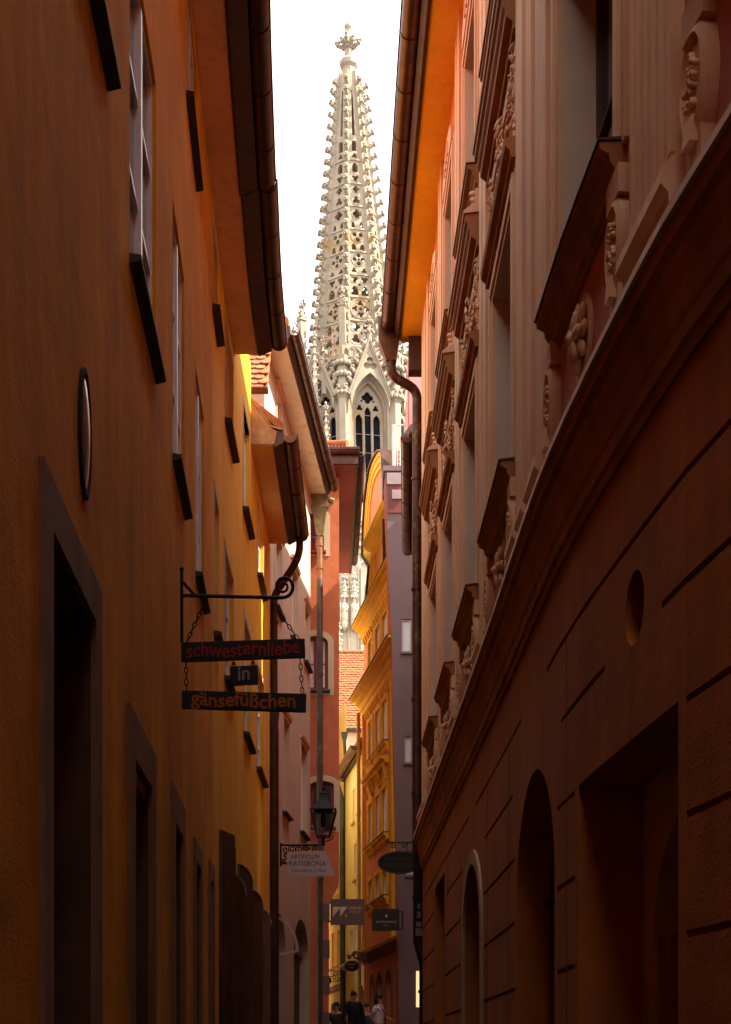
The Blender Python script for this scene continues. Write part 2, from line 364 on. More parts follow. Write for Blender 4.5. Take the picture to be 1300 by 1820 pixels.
def eaves(fa, parent, a, b, z, ov, sm, fh=.22, m=copper_d, gc=None, gr=.11, gm=copper, capa=False, capb=True, ring=.95, rounded=False):
    gc = gc or ov + .24; s = MB()
    if rounded:
        pr = [(-.25, z)] + [(ov - .08 + .08 * math.sin(t * math.pi / 10), z + .08 - .08 * math.cos(t * math.pi / 10)) for t in range(6)] + [(ov, z + .3), (-.25, z + .3)]
    else: pr = [(-.25, z), (ov, z), (ov, z + .25), (-.25, z + .25)]
    fa.prof(s, a, b, pr); s.build('soffit', sm, parent)
    f = MB(); fa.prof(f, a, b, [(ov + .003, z - .01), (ov + .03, z - .03), (gc - gr * .8, z + .05), (gc - gr * .8, z + .27), (ov + .003, z + .27)]); f.build('fascia', m, parent)
    gutter(fa, parent, a, b, z + .17, gc, gr, gm, ring, capa, capb)
def roof(fa, parent, a, b, z, ov, run, rise, m=tile, th=.16, name='roof'):
    r = MB(); fa.prof(r, a, b, [(ov, z), (ov, z + th), (-run, z + rise + th), (-run * 2, z + th), (-run * 2, z), (-run, z + rise)], step=2); return r.build(name, m, parent)
def pipe(parent, pts, r, m, collars=(), name='downpipe', n=12):
    t = MB(); t.tube(pts, r, n)
    for c in collars: t.tube([Vector(c) - Vector((0, 0, .025)), Vector(c) + Vector((0, 0, .025))], r * 1.22, n)
    return t.build(name, m, parent)
def bend(pts, r=.12, n=5):
    pts = [Vector(p) for p in pts]; out = [pts[0]]
    for i in range(1, len(pts) - 1):
        a = pts[i] + (pts[i - 1] - pts[i]).normalized() * r; b = pts[i] + (pts[i + 1] - pts[i]).normalized() * r
        for k in range(n + 1):
            t = k / n; out.append(a * (1 - t)**2 + pts[i] * 2 * t * (1 - t) + b * t * t)
    return out + [pts[-1]]
# ============================================================ left: ochre house
LA = Fac([(-1.02, -14), (-1.06, -5), (-1.10, 0), (-1.29, 5), (-1.33, 5.75), (-1.47, 8.9), (-1.60, 11.8), (-1.75, 14.6), (-1.85, 17.0)], 1)
LA.u0 = LA.sy(3)
A = thing('ochre_house', 'dark ochre plastered house nearest on the left with white casements and grey framed doorway', 'house', (-3, 6, 0))
Y = LA.sy
opsA = []; winA = []
for y0, y1, z0, z1 in ((8.72, 10.25, 6.5, 8.6), (11.6, 12.85, 6.5, 8.6), (14.4, 15.6, 6.5, 8.6), (6.25, 7.72, 6.9, 9.2), (3.2, 4.7, 6.9, 9.2), (10.2, 11.6, 10.5, 11.72), (13.1, 14.5, 10.52, 11.72), (6.5, 7.9, 10.5, 11.7)):
    a, b = Y(y0), Y(y1); opsA.append(op(a, b, z0, z1, .2)); winA.append((a, b, z0, z1))
doorsA = [(5.93, 7.15, 3.72, .5), (8.85, 9.8, 3.38, .5), (11.65, 12.45, 3.45, .45), (14.25, 14.95, 3.5, .4), (16.5, 16.95, 3.6, .3), (2.2, 3.6, 3.7, .5), (-3, -1.5, 3.7, .5)]
for y0, y1, z1, dp in doorsA: opsA.append(op(Y(y0), Y(y1), .02, z1, dp, back=0))
mb = MB(); LA.wall(mb, 0, LA.L, -1, 11.95, opsA, back=9); mb.build('wall', ochre, A)
for i, (a, b, z0, z1) in enumerate(winA): window(LA, A, a, b, z0, z1, .075, sill=slate, sp_=.075, st_=.035, so_=.02, ny=3, fw=.05, mull=.075)
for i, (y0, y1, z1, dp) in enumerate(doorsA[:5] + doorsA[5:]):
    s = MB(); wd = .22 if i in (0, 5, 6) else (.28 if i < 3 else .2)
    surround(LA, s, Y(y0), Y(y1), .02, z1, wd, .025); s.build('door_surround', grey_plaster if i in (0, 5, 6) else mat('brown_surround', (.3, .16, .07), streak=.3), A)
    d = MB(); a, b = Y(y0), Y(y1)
    rv = MB(); LA.box(rv, a, a + .006, .03, z1 - .006, -dp + .06, -.001); LA.box(rv, b - .006, b, .03, z1 - .006, -dp + .06, -.001); LA.box(rv, a, b, z1 - .006, z1 - .001, -dp + .06, -.001); rv.build('door_reveal', mat('shade_dark_reveal', (.10, .05, .03), var=.4, scale=3), A)  # dark lining paints the shade inside the doorways
    LA.box(d, a, b, .02, z1 - .005, -dp, -dp + .06)
    for k in range(3): LA.box(d, a + .08, b - .08, .3 + k * (z1 - .4) / 3, .3 + (k + .8) * (z1 - .4) / 3, -dp + .06, -dp + .085)
    if i < 5: LA.box(d, a, b, z1 - .66, z1 - .60, -dp + .06, -dp + .11)
    dd = d.build('door', wood, A)
    h = MB(); h.ball(LA.p(a + .15, 1.3, -dp + .13), .035); h.tube([LA.p(a + .15, 1.3, -dp + .08), LA.p(a + .15, 1.3, -dp + .13)], .012, 6); h.build('handle', copper_l, dd)
h = MB(); LA.box(h, Y(8.85), Y(9.8), 3.30, 3.375, -.2, -.02); h.build('lit_head_strip', mat('lit_head_pink', (.62, .20, .10)), A)  # pinkish strip paints the lit line inside the opening's head
eaves(LA, A, Y(2), LA.L, 11.95, .32, soffit_o, capb=False, gr=.12, gc=.64, gm=mat('blackened_copper', (.055, .022, .012), rough=.35, metal=.6, var=.4, scale=6, bump=.05))
eaves(LA, A, 0, Y(2), 11.95, .32, soffit_o, capb=False, gr=.12, gc=.64, gm=mat('blackened_copper', (.055, .022, .012), rough=.35, metal=.6, var=.4, scale=6, bump=.05))
roof(LA, A, 0, LA.L, 12.22, .6, 4.6, 4.6)
# oval convex plaque
pl = thing('oval_plaque', 'small oval dark glass plaque in a copper rim on the ochre wall above the doorway', 'plaque', LA.p(Y(6.88), 4.55, 0))
def oval(fa, q, z, rx, rz, d, n=24): return [fa.p(q + rx * math.cos(2 * math.pi * k / n), z + rz * math.sin(2 * math.pi * k / n), d) for k in range(n)]
o1 = MB(); q = Y(6.88)
rings = [oval(LA, q, 4.55, .18, .32, 0), oval(LA, q, 4.55, .175, .315, .018), oval(LA, q, 4.55, .15, .29, .02), oval(LA, q, 4.55, .14, .28, .01)]
vs = sum(rings, []); o1.add(vs, [(i * 24 + k, i * 24 + (k + 1) % 24, i * 24 + 24 + (k + 1) % 24, i * 24 + 24 + k) for i in range(3) for k in range(24)]); o1.build('rim', dark_in, pl)
o1 = MB(); rr = [oval(LA, q, 4.55, .145 * k, .285 * k, .01 + .02 * (1 - k * k)) for k in (1, .75, .5, .25, .05)]
o1.add(sum(rr, []), [(i * 24 + k, i * 24 + (k + 1) % 24, i * 24 + 24 + (k + 1) % 24, i * 24 + 24 + k) for i in range(4) for k in range(24)] + [tuple(range(96, 120))], True)
o1.build('glass', mat('dark_copper_glass', (.16, .07, .05), rough=.12, metal=.7, var=.6, scale=7, bump=0), pl)
# ============================================================ left: yellow house
LB = Fac([(-1.853, 17.0), (-1.935, 19.5), (-1.955, 24), (-1.95, 28.9)], 1)
B = thing('yellow_house', 'bright yellow plastered house on the left with copper clad eaves box and open shutters', 'house', (-3, 23, 0))
Y = LB.sy
opsB = []; wB = []
for y0, y1, z0, z1 in ((17.05, 17.8, 10.62, 11.6), (19.4, 20.6, 10.32, 11.62), (22.45, 23.6, 10.3, 11.95), (25.5, 26.8, 10.3, 11.55), (17.3, 18.1, 6.75, 8.5), (19.3, 20.7, 6.75, 8.5), (22.6, 23.9, 6.75, 8.6), (25.3, 26.9, 6.75, 8.6)):
    opsB.append(op(Y(y0), Y(y1), z0, z1, .22)); wB.append((Y(y0), Y(y1), z0, z1))
dB = [(18.6, 19.6, 3.6, .3), (20.6, 21.6, 3.7, .3), (22.4, 23.5, 3.9, .35), (24.4, 25.6, 3.9, .35), (26.6, 28.2, 4.1, .3)]
for y0, y1, z1, ar in dB: opsB.append(op(Y(y0), Y(y1), .02, z1, .3, arch=ar))
mb = MB(); LB.wall(mb, 0, LB.L, -1, 11.95, opsB, back=8)
mb.build('wall', yellow, B)
gb = MB(); ga, gb2 = Y(21), Y(24)                       # the raised gable front between the two eaves
LB.wall(gb, ga, gb2, 11.95, 13.3, [], back=3); gb.build('gable_wall', yellow, B)
pale = mat('pale_surround', (.52, .42, .40), var=.1)
for a, b, z0, z1 in wB:
    window(LB, B, a, b, z0, z1, .11, sill=slate, sp_=.10, st_=.04)
    s = MB(); surround(LB, s, a, b, z0, z1, .09, .012); s.build('window_surround', pale, B)
for y0, y1, z1, ar in dB:
    d = MB(); a, b = Y(y0), Y(y1); LB.box(d, a, b, .02, z1, -.3, -.24)
    for k in range(4): LB.box(d, a + (b - a) * (k + .08) / 4, a + (b - a) * (k + .92) / 4, .1, z1 - ar, -.24, -.22)
    d.build('door', wood, B)
# opened arched shutters standing out from the wall
for k, (y0, w, z1, arch) in enumerate(((18.2, .5, 4.5, 0), (18.9, .4, 4.42, 0), (20.25, .5, 4.2, 1), (21.4, .55, 4.5, 1), (23.9, .5, 4.4, 1), (25.9, .5, 4.3, 1))):
    pts = [(0, 0), (w, 0)] + ([(w, z1 - .25 - 1.0)] + [(w - w * (1 - math.cos(t * math.pi / 12)), z1 - 1.25 + .25 * math.sin(t * math.pi / 12)) for t in range(1, 7)] + [(0, z1 - 1.0)] if arch else [(w, z1 - 1.0), (0, z1 - 1.0)])
    q = Y(y0); o = LB.p(q, .95, .02); M = frame_m(o, (LB.n(q) * .30 + LB.t(q)), (0, 0, 1))
    f = flat('shutter', [pts], .02, M, mat('shutter_wood', (.14, .07, .05), var=.4, streak=.5, scale=4, rough=.6), B)
    if k == 2: f['label'] = 'arched shutter with a pale edge'
    if arch: eg = MB(); eg.tube([M @ Vector((x_, z_, .022)) for x_, z_ in pts[2:-1]], .014, 5); eg.build('shutter_edge', pale, f)
eaves(LB, B, 0, Y(20.9), 11.95, .34, soffit_o, gr=.12, gc=.66, gm=MATS['blackened_copper'])
eaves(LB, B, Y(24.0), LB.L - .3, 11.95, .37, mat('straw_soffit', (.80, .52, .20), var=.1), capa=True, gr=.13, gc=.66, ring=1.1)
ck = MB(); qa = Y(24.0)                                  # copper cheek closing the lower eaves box towards the gable
ck.poly([LB.p(qa - .02, z, d) for d, z in ((0, 11.96), (.40, 11.96), (.44, 12.18), (.34, 12.24), (0, 12.72))])
ck.poly([LB.p(qa + .02, z, d) for d, z in ((0, 11.96), (.40, 11.96), (.44, 12.18), (.34, 12.24), (0, 12.72))])
LB.prof(ck, qa - .03, qa + .03, [(0, 12.73), (.34, 12.25), (.52, 12.20), (.52, 12.23), (.35, 12.28), (0, 12.76)])
ck.build('copper_cheek', copper_l, B)
LBr = roof(LB, B, 0, Y(21), 12.22, .6, 4.0, 4.0); roof(LB, B, Y(24.1), LB.L, 12.22, .55, 1.0, 1.2)
e = LB.p(LB.L - .45, 12.0, .62); f0 = LB.p(LB.L - .15, 0, .08)
pipe(B, bend([e, e + Vector((0, 0, -.28)), e + Vector((-.12, .1, -.52)), Vector((f0.x, f0.y, 10.95)), Vector((f0.x, f0.y, 10.6)), Vector((f0.x, f0.y, 1.0))], .16), .075, copper_d, [(f0.x, f0.y, z) for z in (10.4, 8.2, 6.2, 4.1)])
hp = MB(); hp.lathe((f0.x, f0.y, 8.85), [(.09, -.9), (.14, -.35), (.16, 0), (.15, .05)], 4, smooth=False, rot=math.pi / 4); hp.tube([(f0.x, f0.y, 8.2), (f0.x, f0.y, 1)], .10, 12); hp.build('hopper', copper_d, B)
# ============================================================ left: blush house
LC = Fac([(-4.375 + .079 * 29.0, 29.0), (-4.375 + .079 * 37.0, 37.0)], 1, smooth=False)
C_ = thing('blush_house', 'pale pink plastered house behind the yellow one with long brown gutter', 'house', (-3, 33, 0))
opsC = []; wC = []
def rc(fa, u1, u2, vt, vb, ref=None):
    a, b = fa.su(u1), fa.su(u2); r = fa.p(a if ref is None else ref, 0).y
    return a, b, CZ + (HZ - vb) / FPX * r, CZ + (HZ - vt) / FPX * r
for u1, u2, vt, vb in ((489, 500, 945, 1073), (517.5, 528, 1000, 1128), (541, 549, 1072, 1172), (503, 513, 1272, 1440), (534, 545, 1318, 1475), (491, 500, 690, 765)):
    a, b, z0, z1 = rc(LC, u1, u2, vt, vb); opsC.append(op(a, b, z0, z1, .25)); wC.append((a, b, z0, z1))
aa, ab = LC.su(523), LC.su(549); opsC.append(op(aa, ab, .5, 4.95, .3, arch=.9))
ac, ad = LC.su(487), LC.su(508); opsC.append(op(ac, ad, .5, 4.7, .3, arch=.8))
mb = MB(); LC.wall(mb, 0, LC.L, 0, 16.3, opsC, back=7); mb.build('wall', pinkw, C_)
for a, b, z0, z1 in wC:
    window(LC, C_, a, b, z0, z1, .15, sill=slate, sp_=.11, st_=.04)
    s = MB(); LC.prof(s, a - .12, b + .12, [(0, z1 + .08), (.06, z1 + .08), (.09, z1 + .16), (0, z1 + .16)]); surround(LC, s, a, b, z0, z1, .08, .03); s.build('window_surround', trim, C_)
for a, b, z1, ar in ((aa, ab, 4.95, .9), (ac, ad, 4.7, .8)):
    d = MB(); LC.box(d, a, b, .5, z1 - ar, -.3, -.24); LC.box(d, a, b, z1 - ar, z1 - ar + .06, -.3, -.18)
    c = (a + b) / 2; h = (b - a) / 2
    for k in range(1, 6):
        t = math.pi * k / 6; d.bar(LC.p(c, z1 - ar, -.25), LC.p(c - h * .97 * math.cos(t), z1 - ar + ar * .97 * math.sin(t), -.25), .025)
    dd = d.build('door', wood, C_)
    g = MB(); g.poly([LC.p(c - h * math.cos(math.pi * k / 12), z1 - ar + ar * math.sin(math.pi * k / 12), -.28) for k in range(13)]); g.build('fanlight', glass, dd)
# half open fanlight casement leaning out over the street
fl = flat('fanlight_casement', [[(0, 0), (.62, .12)] + [(.62 * math.cos(t * math.pi / 20), .12 + .78 * math.sin(t * math.pi / 20)) for t in range(1, 10)] + [(0, .9)],
      [(.05, .07), (.55, .17)] + [(.05 + .5 * math.cos(t * math.pi / 20), .17 + .65 * math.sin(t * math.pi / 20)) for t in range(1, 10)] + [(.05, .82)]], .02, frame_m(LC.p(.5, 3.6, .03), (1, .15, 0), (0, 0, 1)), pale, C_)
LCe = Fac([(-4.375 + .079 * 27.5, 27.5), (-4.375 + .079 * 37.2, 37.2)], 1, smooth=False)
zc = CZ + 14.8
eaves(LCe, C_, LCe.sy(29.0), LCe.L - .2, 16.3, .42, mat('blush_soffit', (.70, .56, .40), var=.1, dirt=(.3, .15, .08), dirt_amt=.4, dscale=3), gr=.11, gc=.62, ring=.62)
roof(LCe, C_, LCe.sy(29.0), LCe.L - .2, 16.57, .5, 3.5, 3.4)
# rear cross wing of the blush house seen over the copper cheek
cr = MB(); cr.box(-3.6, -2.02, 27.3, 28.9, 11.8, 14.2); cr.build('cross_wall', salmon, C_)
gx = Fac([(-3.6, 27.3), (-1.88, 27.3)], 1, smooth=False); gutter(gx, C_, 0, gx.L, 14.42, .1, .085, copper, capa=True)
def tiles(fa_o, X, Yv, N, W, H, tw, ch, name, parent, m=tile):
    """beaver-tail tiles: each a rounded tongue, courses overlapping up the slope (X along the eave, Yv up the slope, N normal)"""
    t = MB(); rows = int(H / ch) + 1; cols = int(W / tw) + 1; O = Vector(fa_o)
    for r in range(rows):
        for c in range(cols + 1):
            x0 = c * tw - (tw / 2 if r % 2 else 0); j = random.uniform(-.004, .006); jy = random.uniform(-.012, .012)
            pr = [(0, .3), (.12, .08), (.5, -.04), (.88, .08), (1, .3), (1, 1.35), (0, 1.35)]
            if x0 + tw * .97 > W + tw * .5 or x0 < -tw * .5 - .001: continue
            bot = []; top = []
            for px, py in pr:
                lift = .045 * (1 - py / 1.35) + j; q = O + X * (x0 + px * tw * .97) + Yv * ((r + py) * ch + jy)
                top.append(q + N * (lift + .02)); bot.append(q + N * (lift - .002))
            n = 7; t.add(top + bot, [tuple(range(n))] + [(k, (k + 1) % n, n + (k + 1) % n, n + k) for k in range(n)])
    t.quad(O, O + X * W, O + X * W + Yv * H, O + Yv * H)
    return t.build(name, m, parent)
tiles((-3.5, 27.25, 14.42), Vector((1, 0, 0)), Vector((0, .62, .78)), Vector((0, -.78, .62)), 1.6, 2.6, .19, .2, 'cross_roof', C_)
# hopper head and downpipe at the far corner of the blush house
hq = LCe.L - .1; hc = LCe.p(hq, 0, .30)
hh = MB(); x, y = hc.x - .06, hc.y
def frust(mb, c, w0, d0, z0, w1, d1, z1):
    mb.hexa([(c[0] - w0, c[1] - d0, z0), (c[0] + w0, c[1] - d0, z0), (c[0] + w0, c[1] + d0, z0), (c[0] - w0, c[1] + d0, z0), (c[0] - w1, c[1] - d1, z1), (c[0] + w1, c[1] - d1, z1), (c[0] + w1, c[1] + d1, z1), (c[0] - w1, c[1] + d1, z1)])
frust(hh, (x, y), .09, .08, 15.25, .21, .16, 16.0); frust(hh, (x, y), .21, .16, 16.001, .23, .18, 16.35); frust(hh, (x, y), .25, .2, 16.351, .25, .2, 16.40); frust(hh, (x, y), .225, .175, 15.96, .225, .175, 16.02)
hh.tube([(x + .2, y - .05, 16.2), (x + .38, y - .05, 16.14)], .08, 8)
hh.build('hopper', moss_cu, C_)
pipe(C_, [(x, y, 15.3), (x, y, 14.1)], .078, copper_l, [(x, y, 15.0), (x, y, 14.4)])
pipe(C_, [(x, y, 14.12), (x, y, 1.2)], .082, mat('old_downpipe', (.11, .07, .05), rough=.55, metal=.4, var=.5, scale=4, dirt=(.16, .2, .14), dirt_amt=.5, dscale=3), [(x, y, z) for z in (11.6, 9.6, 9.2, 7.5, 6.2, 5.9, 3.5)])
# ============================================================ left: brick red house with the jettied corner
YD = 38.0; XD = (603 - U0) / FPX * YD; XD2 = (585 - U0) / FPX * YD
D_ = thing('brick_red_house', 'terracotta red corner house jutting into the street with cream window frames and tiled roof', 'house', (-2, 40, 0))
LD = Fac([(-3.6, YD), (XD, YD)], 1, smooth=False)
zv = lambda v, y=YD: CZ + (HZ - v) / FPX * y
def wx(u, y=YD): return (u - U0) / FPX * y
S = lambda u: wx(u) + 3.6
zj = zv(1565)
ops = [op(S(538), S(576), zv(978), zv(912), .3, arch=.12), op(S(540), S(583.5), zv(1225), zv(1130), .3, arch=.2), op(S(552), S(594), zv(1468), zv(1388), .3, arch=.12)]
mb = MB(); LD.wall(mb, 0, LD.L, zj, zv(838), ops)
mb.quad((-3.6, YD, zj), (-3.6, YD, zv(838)), (-3.6, 45.5, zv(838)), (-3.6, 45.5, zj))
mb.quad((-3.6, 45.5, zj), (-1.9, 45.5, zj), (-1.9, 45.5, zv(838)), (-3.6, 45.5, zv(838))); mb.quad((-3.6, YD, zj), (XD, YD, zj), (-1.9, 45.5, zj), (-3.6, 45.5, zj))
mb.build('wall', redw, D_)
mb = MB(); mb.quad((XD, YD + .001, zj), (XD, YD + .001, zv(838)), (-1.9, 45.5, zv(838)), (-1.9, 45.5, zj)); mb.build('side_wall', mat('buff_bounce_plaster', (.80, .60, .34)), D_)  # hidden side angled back and coloured pale to bounce light onto the gabled house
fr = Fac([(XD2 - .001, YD - .02), (XD2 - 1.6, YD - .02)], -1, smooth=False)
mb = MB()                                       # curved corbel under the jetty, then the ground storey
n = 6
for i in range(n):
    t0, t1 = i / n, (i + 1) / n; f = lambda t: XD2 + (XD - XD2) * math.sin(t * math.pi / 2)**2; zf = lambda t: zj - .75 * (1 - t)
    mb.quad((-3.6, YD, zf(t0)), (f(t0), YD, zf(t0)), (f(t1), YD, zf(t1)), (-3.6, YD, zf(t1)))
    mb.quad((f(t0), YD, zf(t0)), (f(t0) - 1.1, 45.5, zf(t0)), (f(t1) - 1.1, 45.5, zf(t1)), (f(t1), YD, zf(t1)))
mb.build('jetty_corbel', redw, D_)
mb = MB(); mb.hexa([(-3.6, YD, .8), (XD2, YD, .8), (-2.1, 45.4, .8), (-3.6, 45.4, .8), (-3.6, YD, zj - .75), (XD2, YD, zj - .75), (-2.1, 45.4, zj - .75), (-3.6, 45.4, zj - .75)]); mb.build('lower_wall', redw, D_)
for k in range(5):
    z1 = zj - .62 - k * .98; q = MB(); q.box(XD2 - .32, XD2 + .012, YD - .015, YD + .3, z1 - .49, z1); q.build('quoin', purple, D_)
for i, (u1, u2, vt, vb, ar) in enumerate(((538, 576, 912, 978, .12), (540, 583.5, 1130, 1225, .2), (552, 594, 1388, 1468, .12))):
    s = MB(); surround(LD, s, S(u1), S(u2), zv(vb), zv(vt), .16, .012, bottom=True, arch=ar); s.build('window_surround', cream, D_)
    window(LD, D_, S(u1), S(u2), zv(vb), zv(vt), .2, fm=redwood, pm=reflect_pane if i < 2 else glass, nx=2, ny=2, fw=.09, mull=.12, sill=slate if i == 1 else redwood, sp_=.1, so_=.06)
s = MB(); c = Vector((wx(572), YD - .1, zv(958))); s.tube([c + Vector((-.9, 0, 0)), c], .016, 6)
for dx, dz in ((.05, 0), (0, .05), (0, -.05)): s.tube([c, c + Vector((dx, 0, dz))], .016, 6)
s.build('window_bar', mat('blue_iron', (.02, .08, .45), rough=.4, bump=0), D_)
# eaves: dark red soffit box, gutters on both sides, tiled hip
zE = zv(838, 37.6); XO = -.20
sf = MB(); sf.hexa([(-3.6, 37.25, zE), (XO - .05, 37.25, zE), (-.50, 45.5, zE), (-3.6, 45.5, zE), (-3.6, 37.25, zE + .22), (XO - .05, 37.25, zE + .22), (-.50, 45.5, zE + .22), (-3.6, 45.5, zE + .22)]); sf.build('soffit', mat('oxblood_boards', (.28, .045, .04), rough=.6, var=.25), D_)
gf = Fac([(-3.6, 37.22), (XO + .05, 37.22)], 1, smooth=False); gutter(gf, D_, 0, gf.L, zE + .36, .10, .12, copper_d, ring=50)
fb = MB(); gf.box(fb, 0, gf.L - .04, zE + .02, zE + .3, .0, .06); gf.box(fb, 0, gf.L, zE + .34, zE + .40, -.02, .24); fb.build('fascia', copper_d, D_)
gs = Fac([(XO - .02, 37.22), (-.48, 45.5)], 1, smooth=False); gutter(gs, D_, 0, gs.L, zE + .36, .10, .12, copper_d, ring=.8); fb = MB(); gs.box(fb, 0, gs.L, zE - .02, zE + .36, -.03, .03); fb.build('side_fascia', copper_d, D_)
r = MB(); z2 = zE + .42; apex = [(-2.6, 41.4, z2 + 2.9)]
r.add([(-3.6, 37.2, z2), (XO, 37.2, z2), (-.45, 45.5, z2), (-3.6, 45.5, z2), (-2.4, 40.8, z2 + 2.0), (-2.4, 43.0, z2 + 2.0)], [(0, 1, 4), (1, 2, 5, 4), (2, 3, 5), (0, 4, 5, 3)]); r.build('roof', tile, D_)
rt = MB()
for k in range(6):
    a = Vector((XO - .28, 37.35, z2 + .22)) + Vector((-.42, .18, .06)) * k; b = a + Vector((-.44, .18, .07)); rt.tube([a, b], [.10, .085], 10)
rt.build('ridge_tiles', tile, D_)
tiles((-1.9, 37.24, z2 + .03), Vector((1, 0, 0)), Vector((0, .85, .52)), Vector((0, -.52, .85)), 1.35, .5, .19, .2, 'eaves_tiles', D_)
ic = MB(); ic.bar((-1.7, 37.16, z2 - .012), (-.2, 37.16, z2 - .012), .02)
for k in range(16): ic.bar((-1.6 + k * .09, 37.16, z2 - .02), (-1.6 + k * .09, 37.16, z2 + .09), .012)
ic.build('snow_guard', ledge, D_)

# unseen house added behind the viewer to keep light off the near walls
N_ = thing('rear_light_blocker', 'unseen brown block added behind the viewer to darken the near alley', 'house', (0, -15, 0))
m = MB(); m.box(-12, 12, -19, -14.05, -1, 17); m.build('wall', rust if 'rust' in globals() else ochre, N_)
m = MB(); m.add([(-12.4, -19.4, 17), (12.4, -19.4, 17), (12.4, -13.7, 17), (-12.4, -13.7, 17), (-12.4, -16.5, 20), (12.4, -16.5, 20)], [(0, 1, 5, 4), (3, 2, 5, 4), (0, 3, 4), (1, 2, 5)]); m.build('roof', tile, N_)

W_ = thing('unseen_bounce_house', 'unseen cream block added behind the red house to bounce sunlight', 'house', (-4, 52, 0))  # unseen block added to throw sun back onto the gabled gold house
m = MB(); m.box(-9, -2.5, 46.2, 57, .5, 16.5); m.build('wall', mat('cream_wall', (.84, .74, .50)), W_); m = MB(); m.add([(-9.2, 46, 16.5), (-2.3, 46, 16.5), (-2.3, 57.2, 16.5), (-9.2, 57.2, 16.5), (-5.7, 46, 19), (-5.7, 57.2, 19)], [(0, 1, 4), (2, 3, 5), (0, 4, 5, 3), (1, 2, 5, 4)]); m.build('roof', tile, W_)
# ============================================================ right: baroque house
RP = [(-14, 2.75), (-6, 2.60), (0, 2.35), (4, 1.98), (6, 1.68), (6.8, 1.56), (8.9, 1.385), (9.8, 1.345), (12.8, 1.30), (15.9, 1.24), (19.2, 1.165), (22.7, 1.09), (25.5, 1.03)]
RF = Fac([(x, y) for y, x in RP], -1)
RF.u0 = RF.sy(3); Y = RF.sy
Rh = thing('baroque_house', 'ornate cream and orange stuccoed house along the right with rusticated ground floor', 'house', (3, 10, 0))
ZB0, ZB1, ZE = 4.87, 5.5, ZH(12.96)
# ---- ground floor: rusticated, grooves are real recesses
gops = []
big = [(6.95, 9.1, 3.26), (1.0, 3.4, 3.26)]
arch = [(9.98, 12.2, 3.75, .95, .3), (15.15, 17.2, 3.72, .85, .22), (4.2, 5.6, 3.4, .6, .3)]
rect = [(20.3, 22.3, 4.18, .25)]
holes = [(a, b) for a, b, *_ in big + arch + rect]
for a, b, z in big: gops.append(op(Y(a), Y(b), .02, z, .42))
for a, b, z, ar, dp in arch: gops.append(op(Y(a), Y(b), .02, z, dp, arch=ar))
for a, b, z, dp in rect: gops.append(op(Y(a), Y(b), .9, z, dp))
gops.append(op(Y(7.72) - .22, Y(7.72) + .22, 3.75, 4.19, .15, back=0))
def minus(a, b, hs, gap):
    out = [(a, b)]
    for h0, h1 in hs:
        h0 -= gap; h1 += gap; nn = []
        for x0, x1 in out:
            if h1 <= x0 or h0 >= x1: nn.append((x0, x1)); continue
            if h0 > x0: nn.append((x0, h0))
            if h1 < x1: nn.append((h1, x1))
        out = nn
    return [o for o in out if o[1] - o[0] > .15]
for z, gp in ((2.10, .12), (2.68, .12), (3.24, .12), (3.82, .28), (4.35, -.2), (1.5, .12), (.9, .12)):
    hs = holes if z < 3.9 else [(10.4, 11.8), (15.9, 16.6)]
    if z > 3.7 and z < 3.9: hs = [h for h in holes if h[0] not in (6.95, 1.0)] + [(7.5, 8.1)]
    for a, b in minus(-10, 25.2, hs, gp if z < 4.3 else .05):
        gops.append(op(Y(a), Y(b), z - .018, z + .018, .03, back=1))
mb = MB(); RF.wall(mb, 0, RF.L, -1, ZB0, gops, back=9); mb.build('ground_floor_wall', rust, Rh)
# vertical joints beside the openings
vj = MB()
for yy in (9.5, 12.75, 14.6, 17.7, 19.7, 22.8): RF.box(vj, Y(yy), Y(yy) + .012, 1.5, 4.35, -.002, .0025)
vj.build('joint_line', mat('shadow_joint', (.08, .035, .015), bump=0), Rh)
def arch_door(fa, parent, a, b, z0, z1, ar, dp, wm=wood, inner=True, framem=None):
    d = MB(); fa.box(d, a, b, z0, z1 - ar, -dp - .06, -dp); c = (a + b) / 2; h = (b - a) / 2
    for k in range(2): fa.box(d, a + (b - a) * (k + .1) / 2, a + (b - a) * (k + .9) / 2, z0 + .3, z1 - ar - .15, -dp, -dp + .03)
    fa.box(d, a, b, z1 - ar, z1 - ar + .07, -dp - .05, -dp + .05)
    dd = d.build('door', wm, parent); g = MB(); g.poly([fa.p(c - h * math.cos(math.pi * k / 14), z1 - ar + ar * math.sin(math.pi * k / 14), -dp - .01) for k in range(15)]); g.build('fanlight', glass, dd)
for a, b, z, ar, dp in arch:
    arch_door(RF, Rh, Y(a), Y(b), .02, z, ar, dp)
    if a > 15: s = MB(); surround(RF, s, Y(a), Y(b), .02, z, .16, .03, arch=ar); s.build('arch_surround', mat('dull_surround', (.38, .25, .16)), Rh)
for a, b, z, dp in rect: window(RF, Rh, Y(a), Y(b), .9, z, .2, nx=2, ny=4, fm=wood, sill=slate)
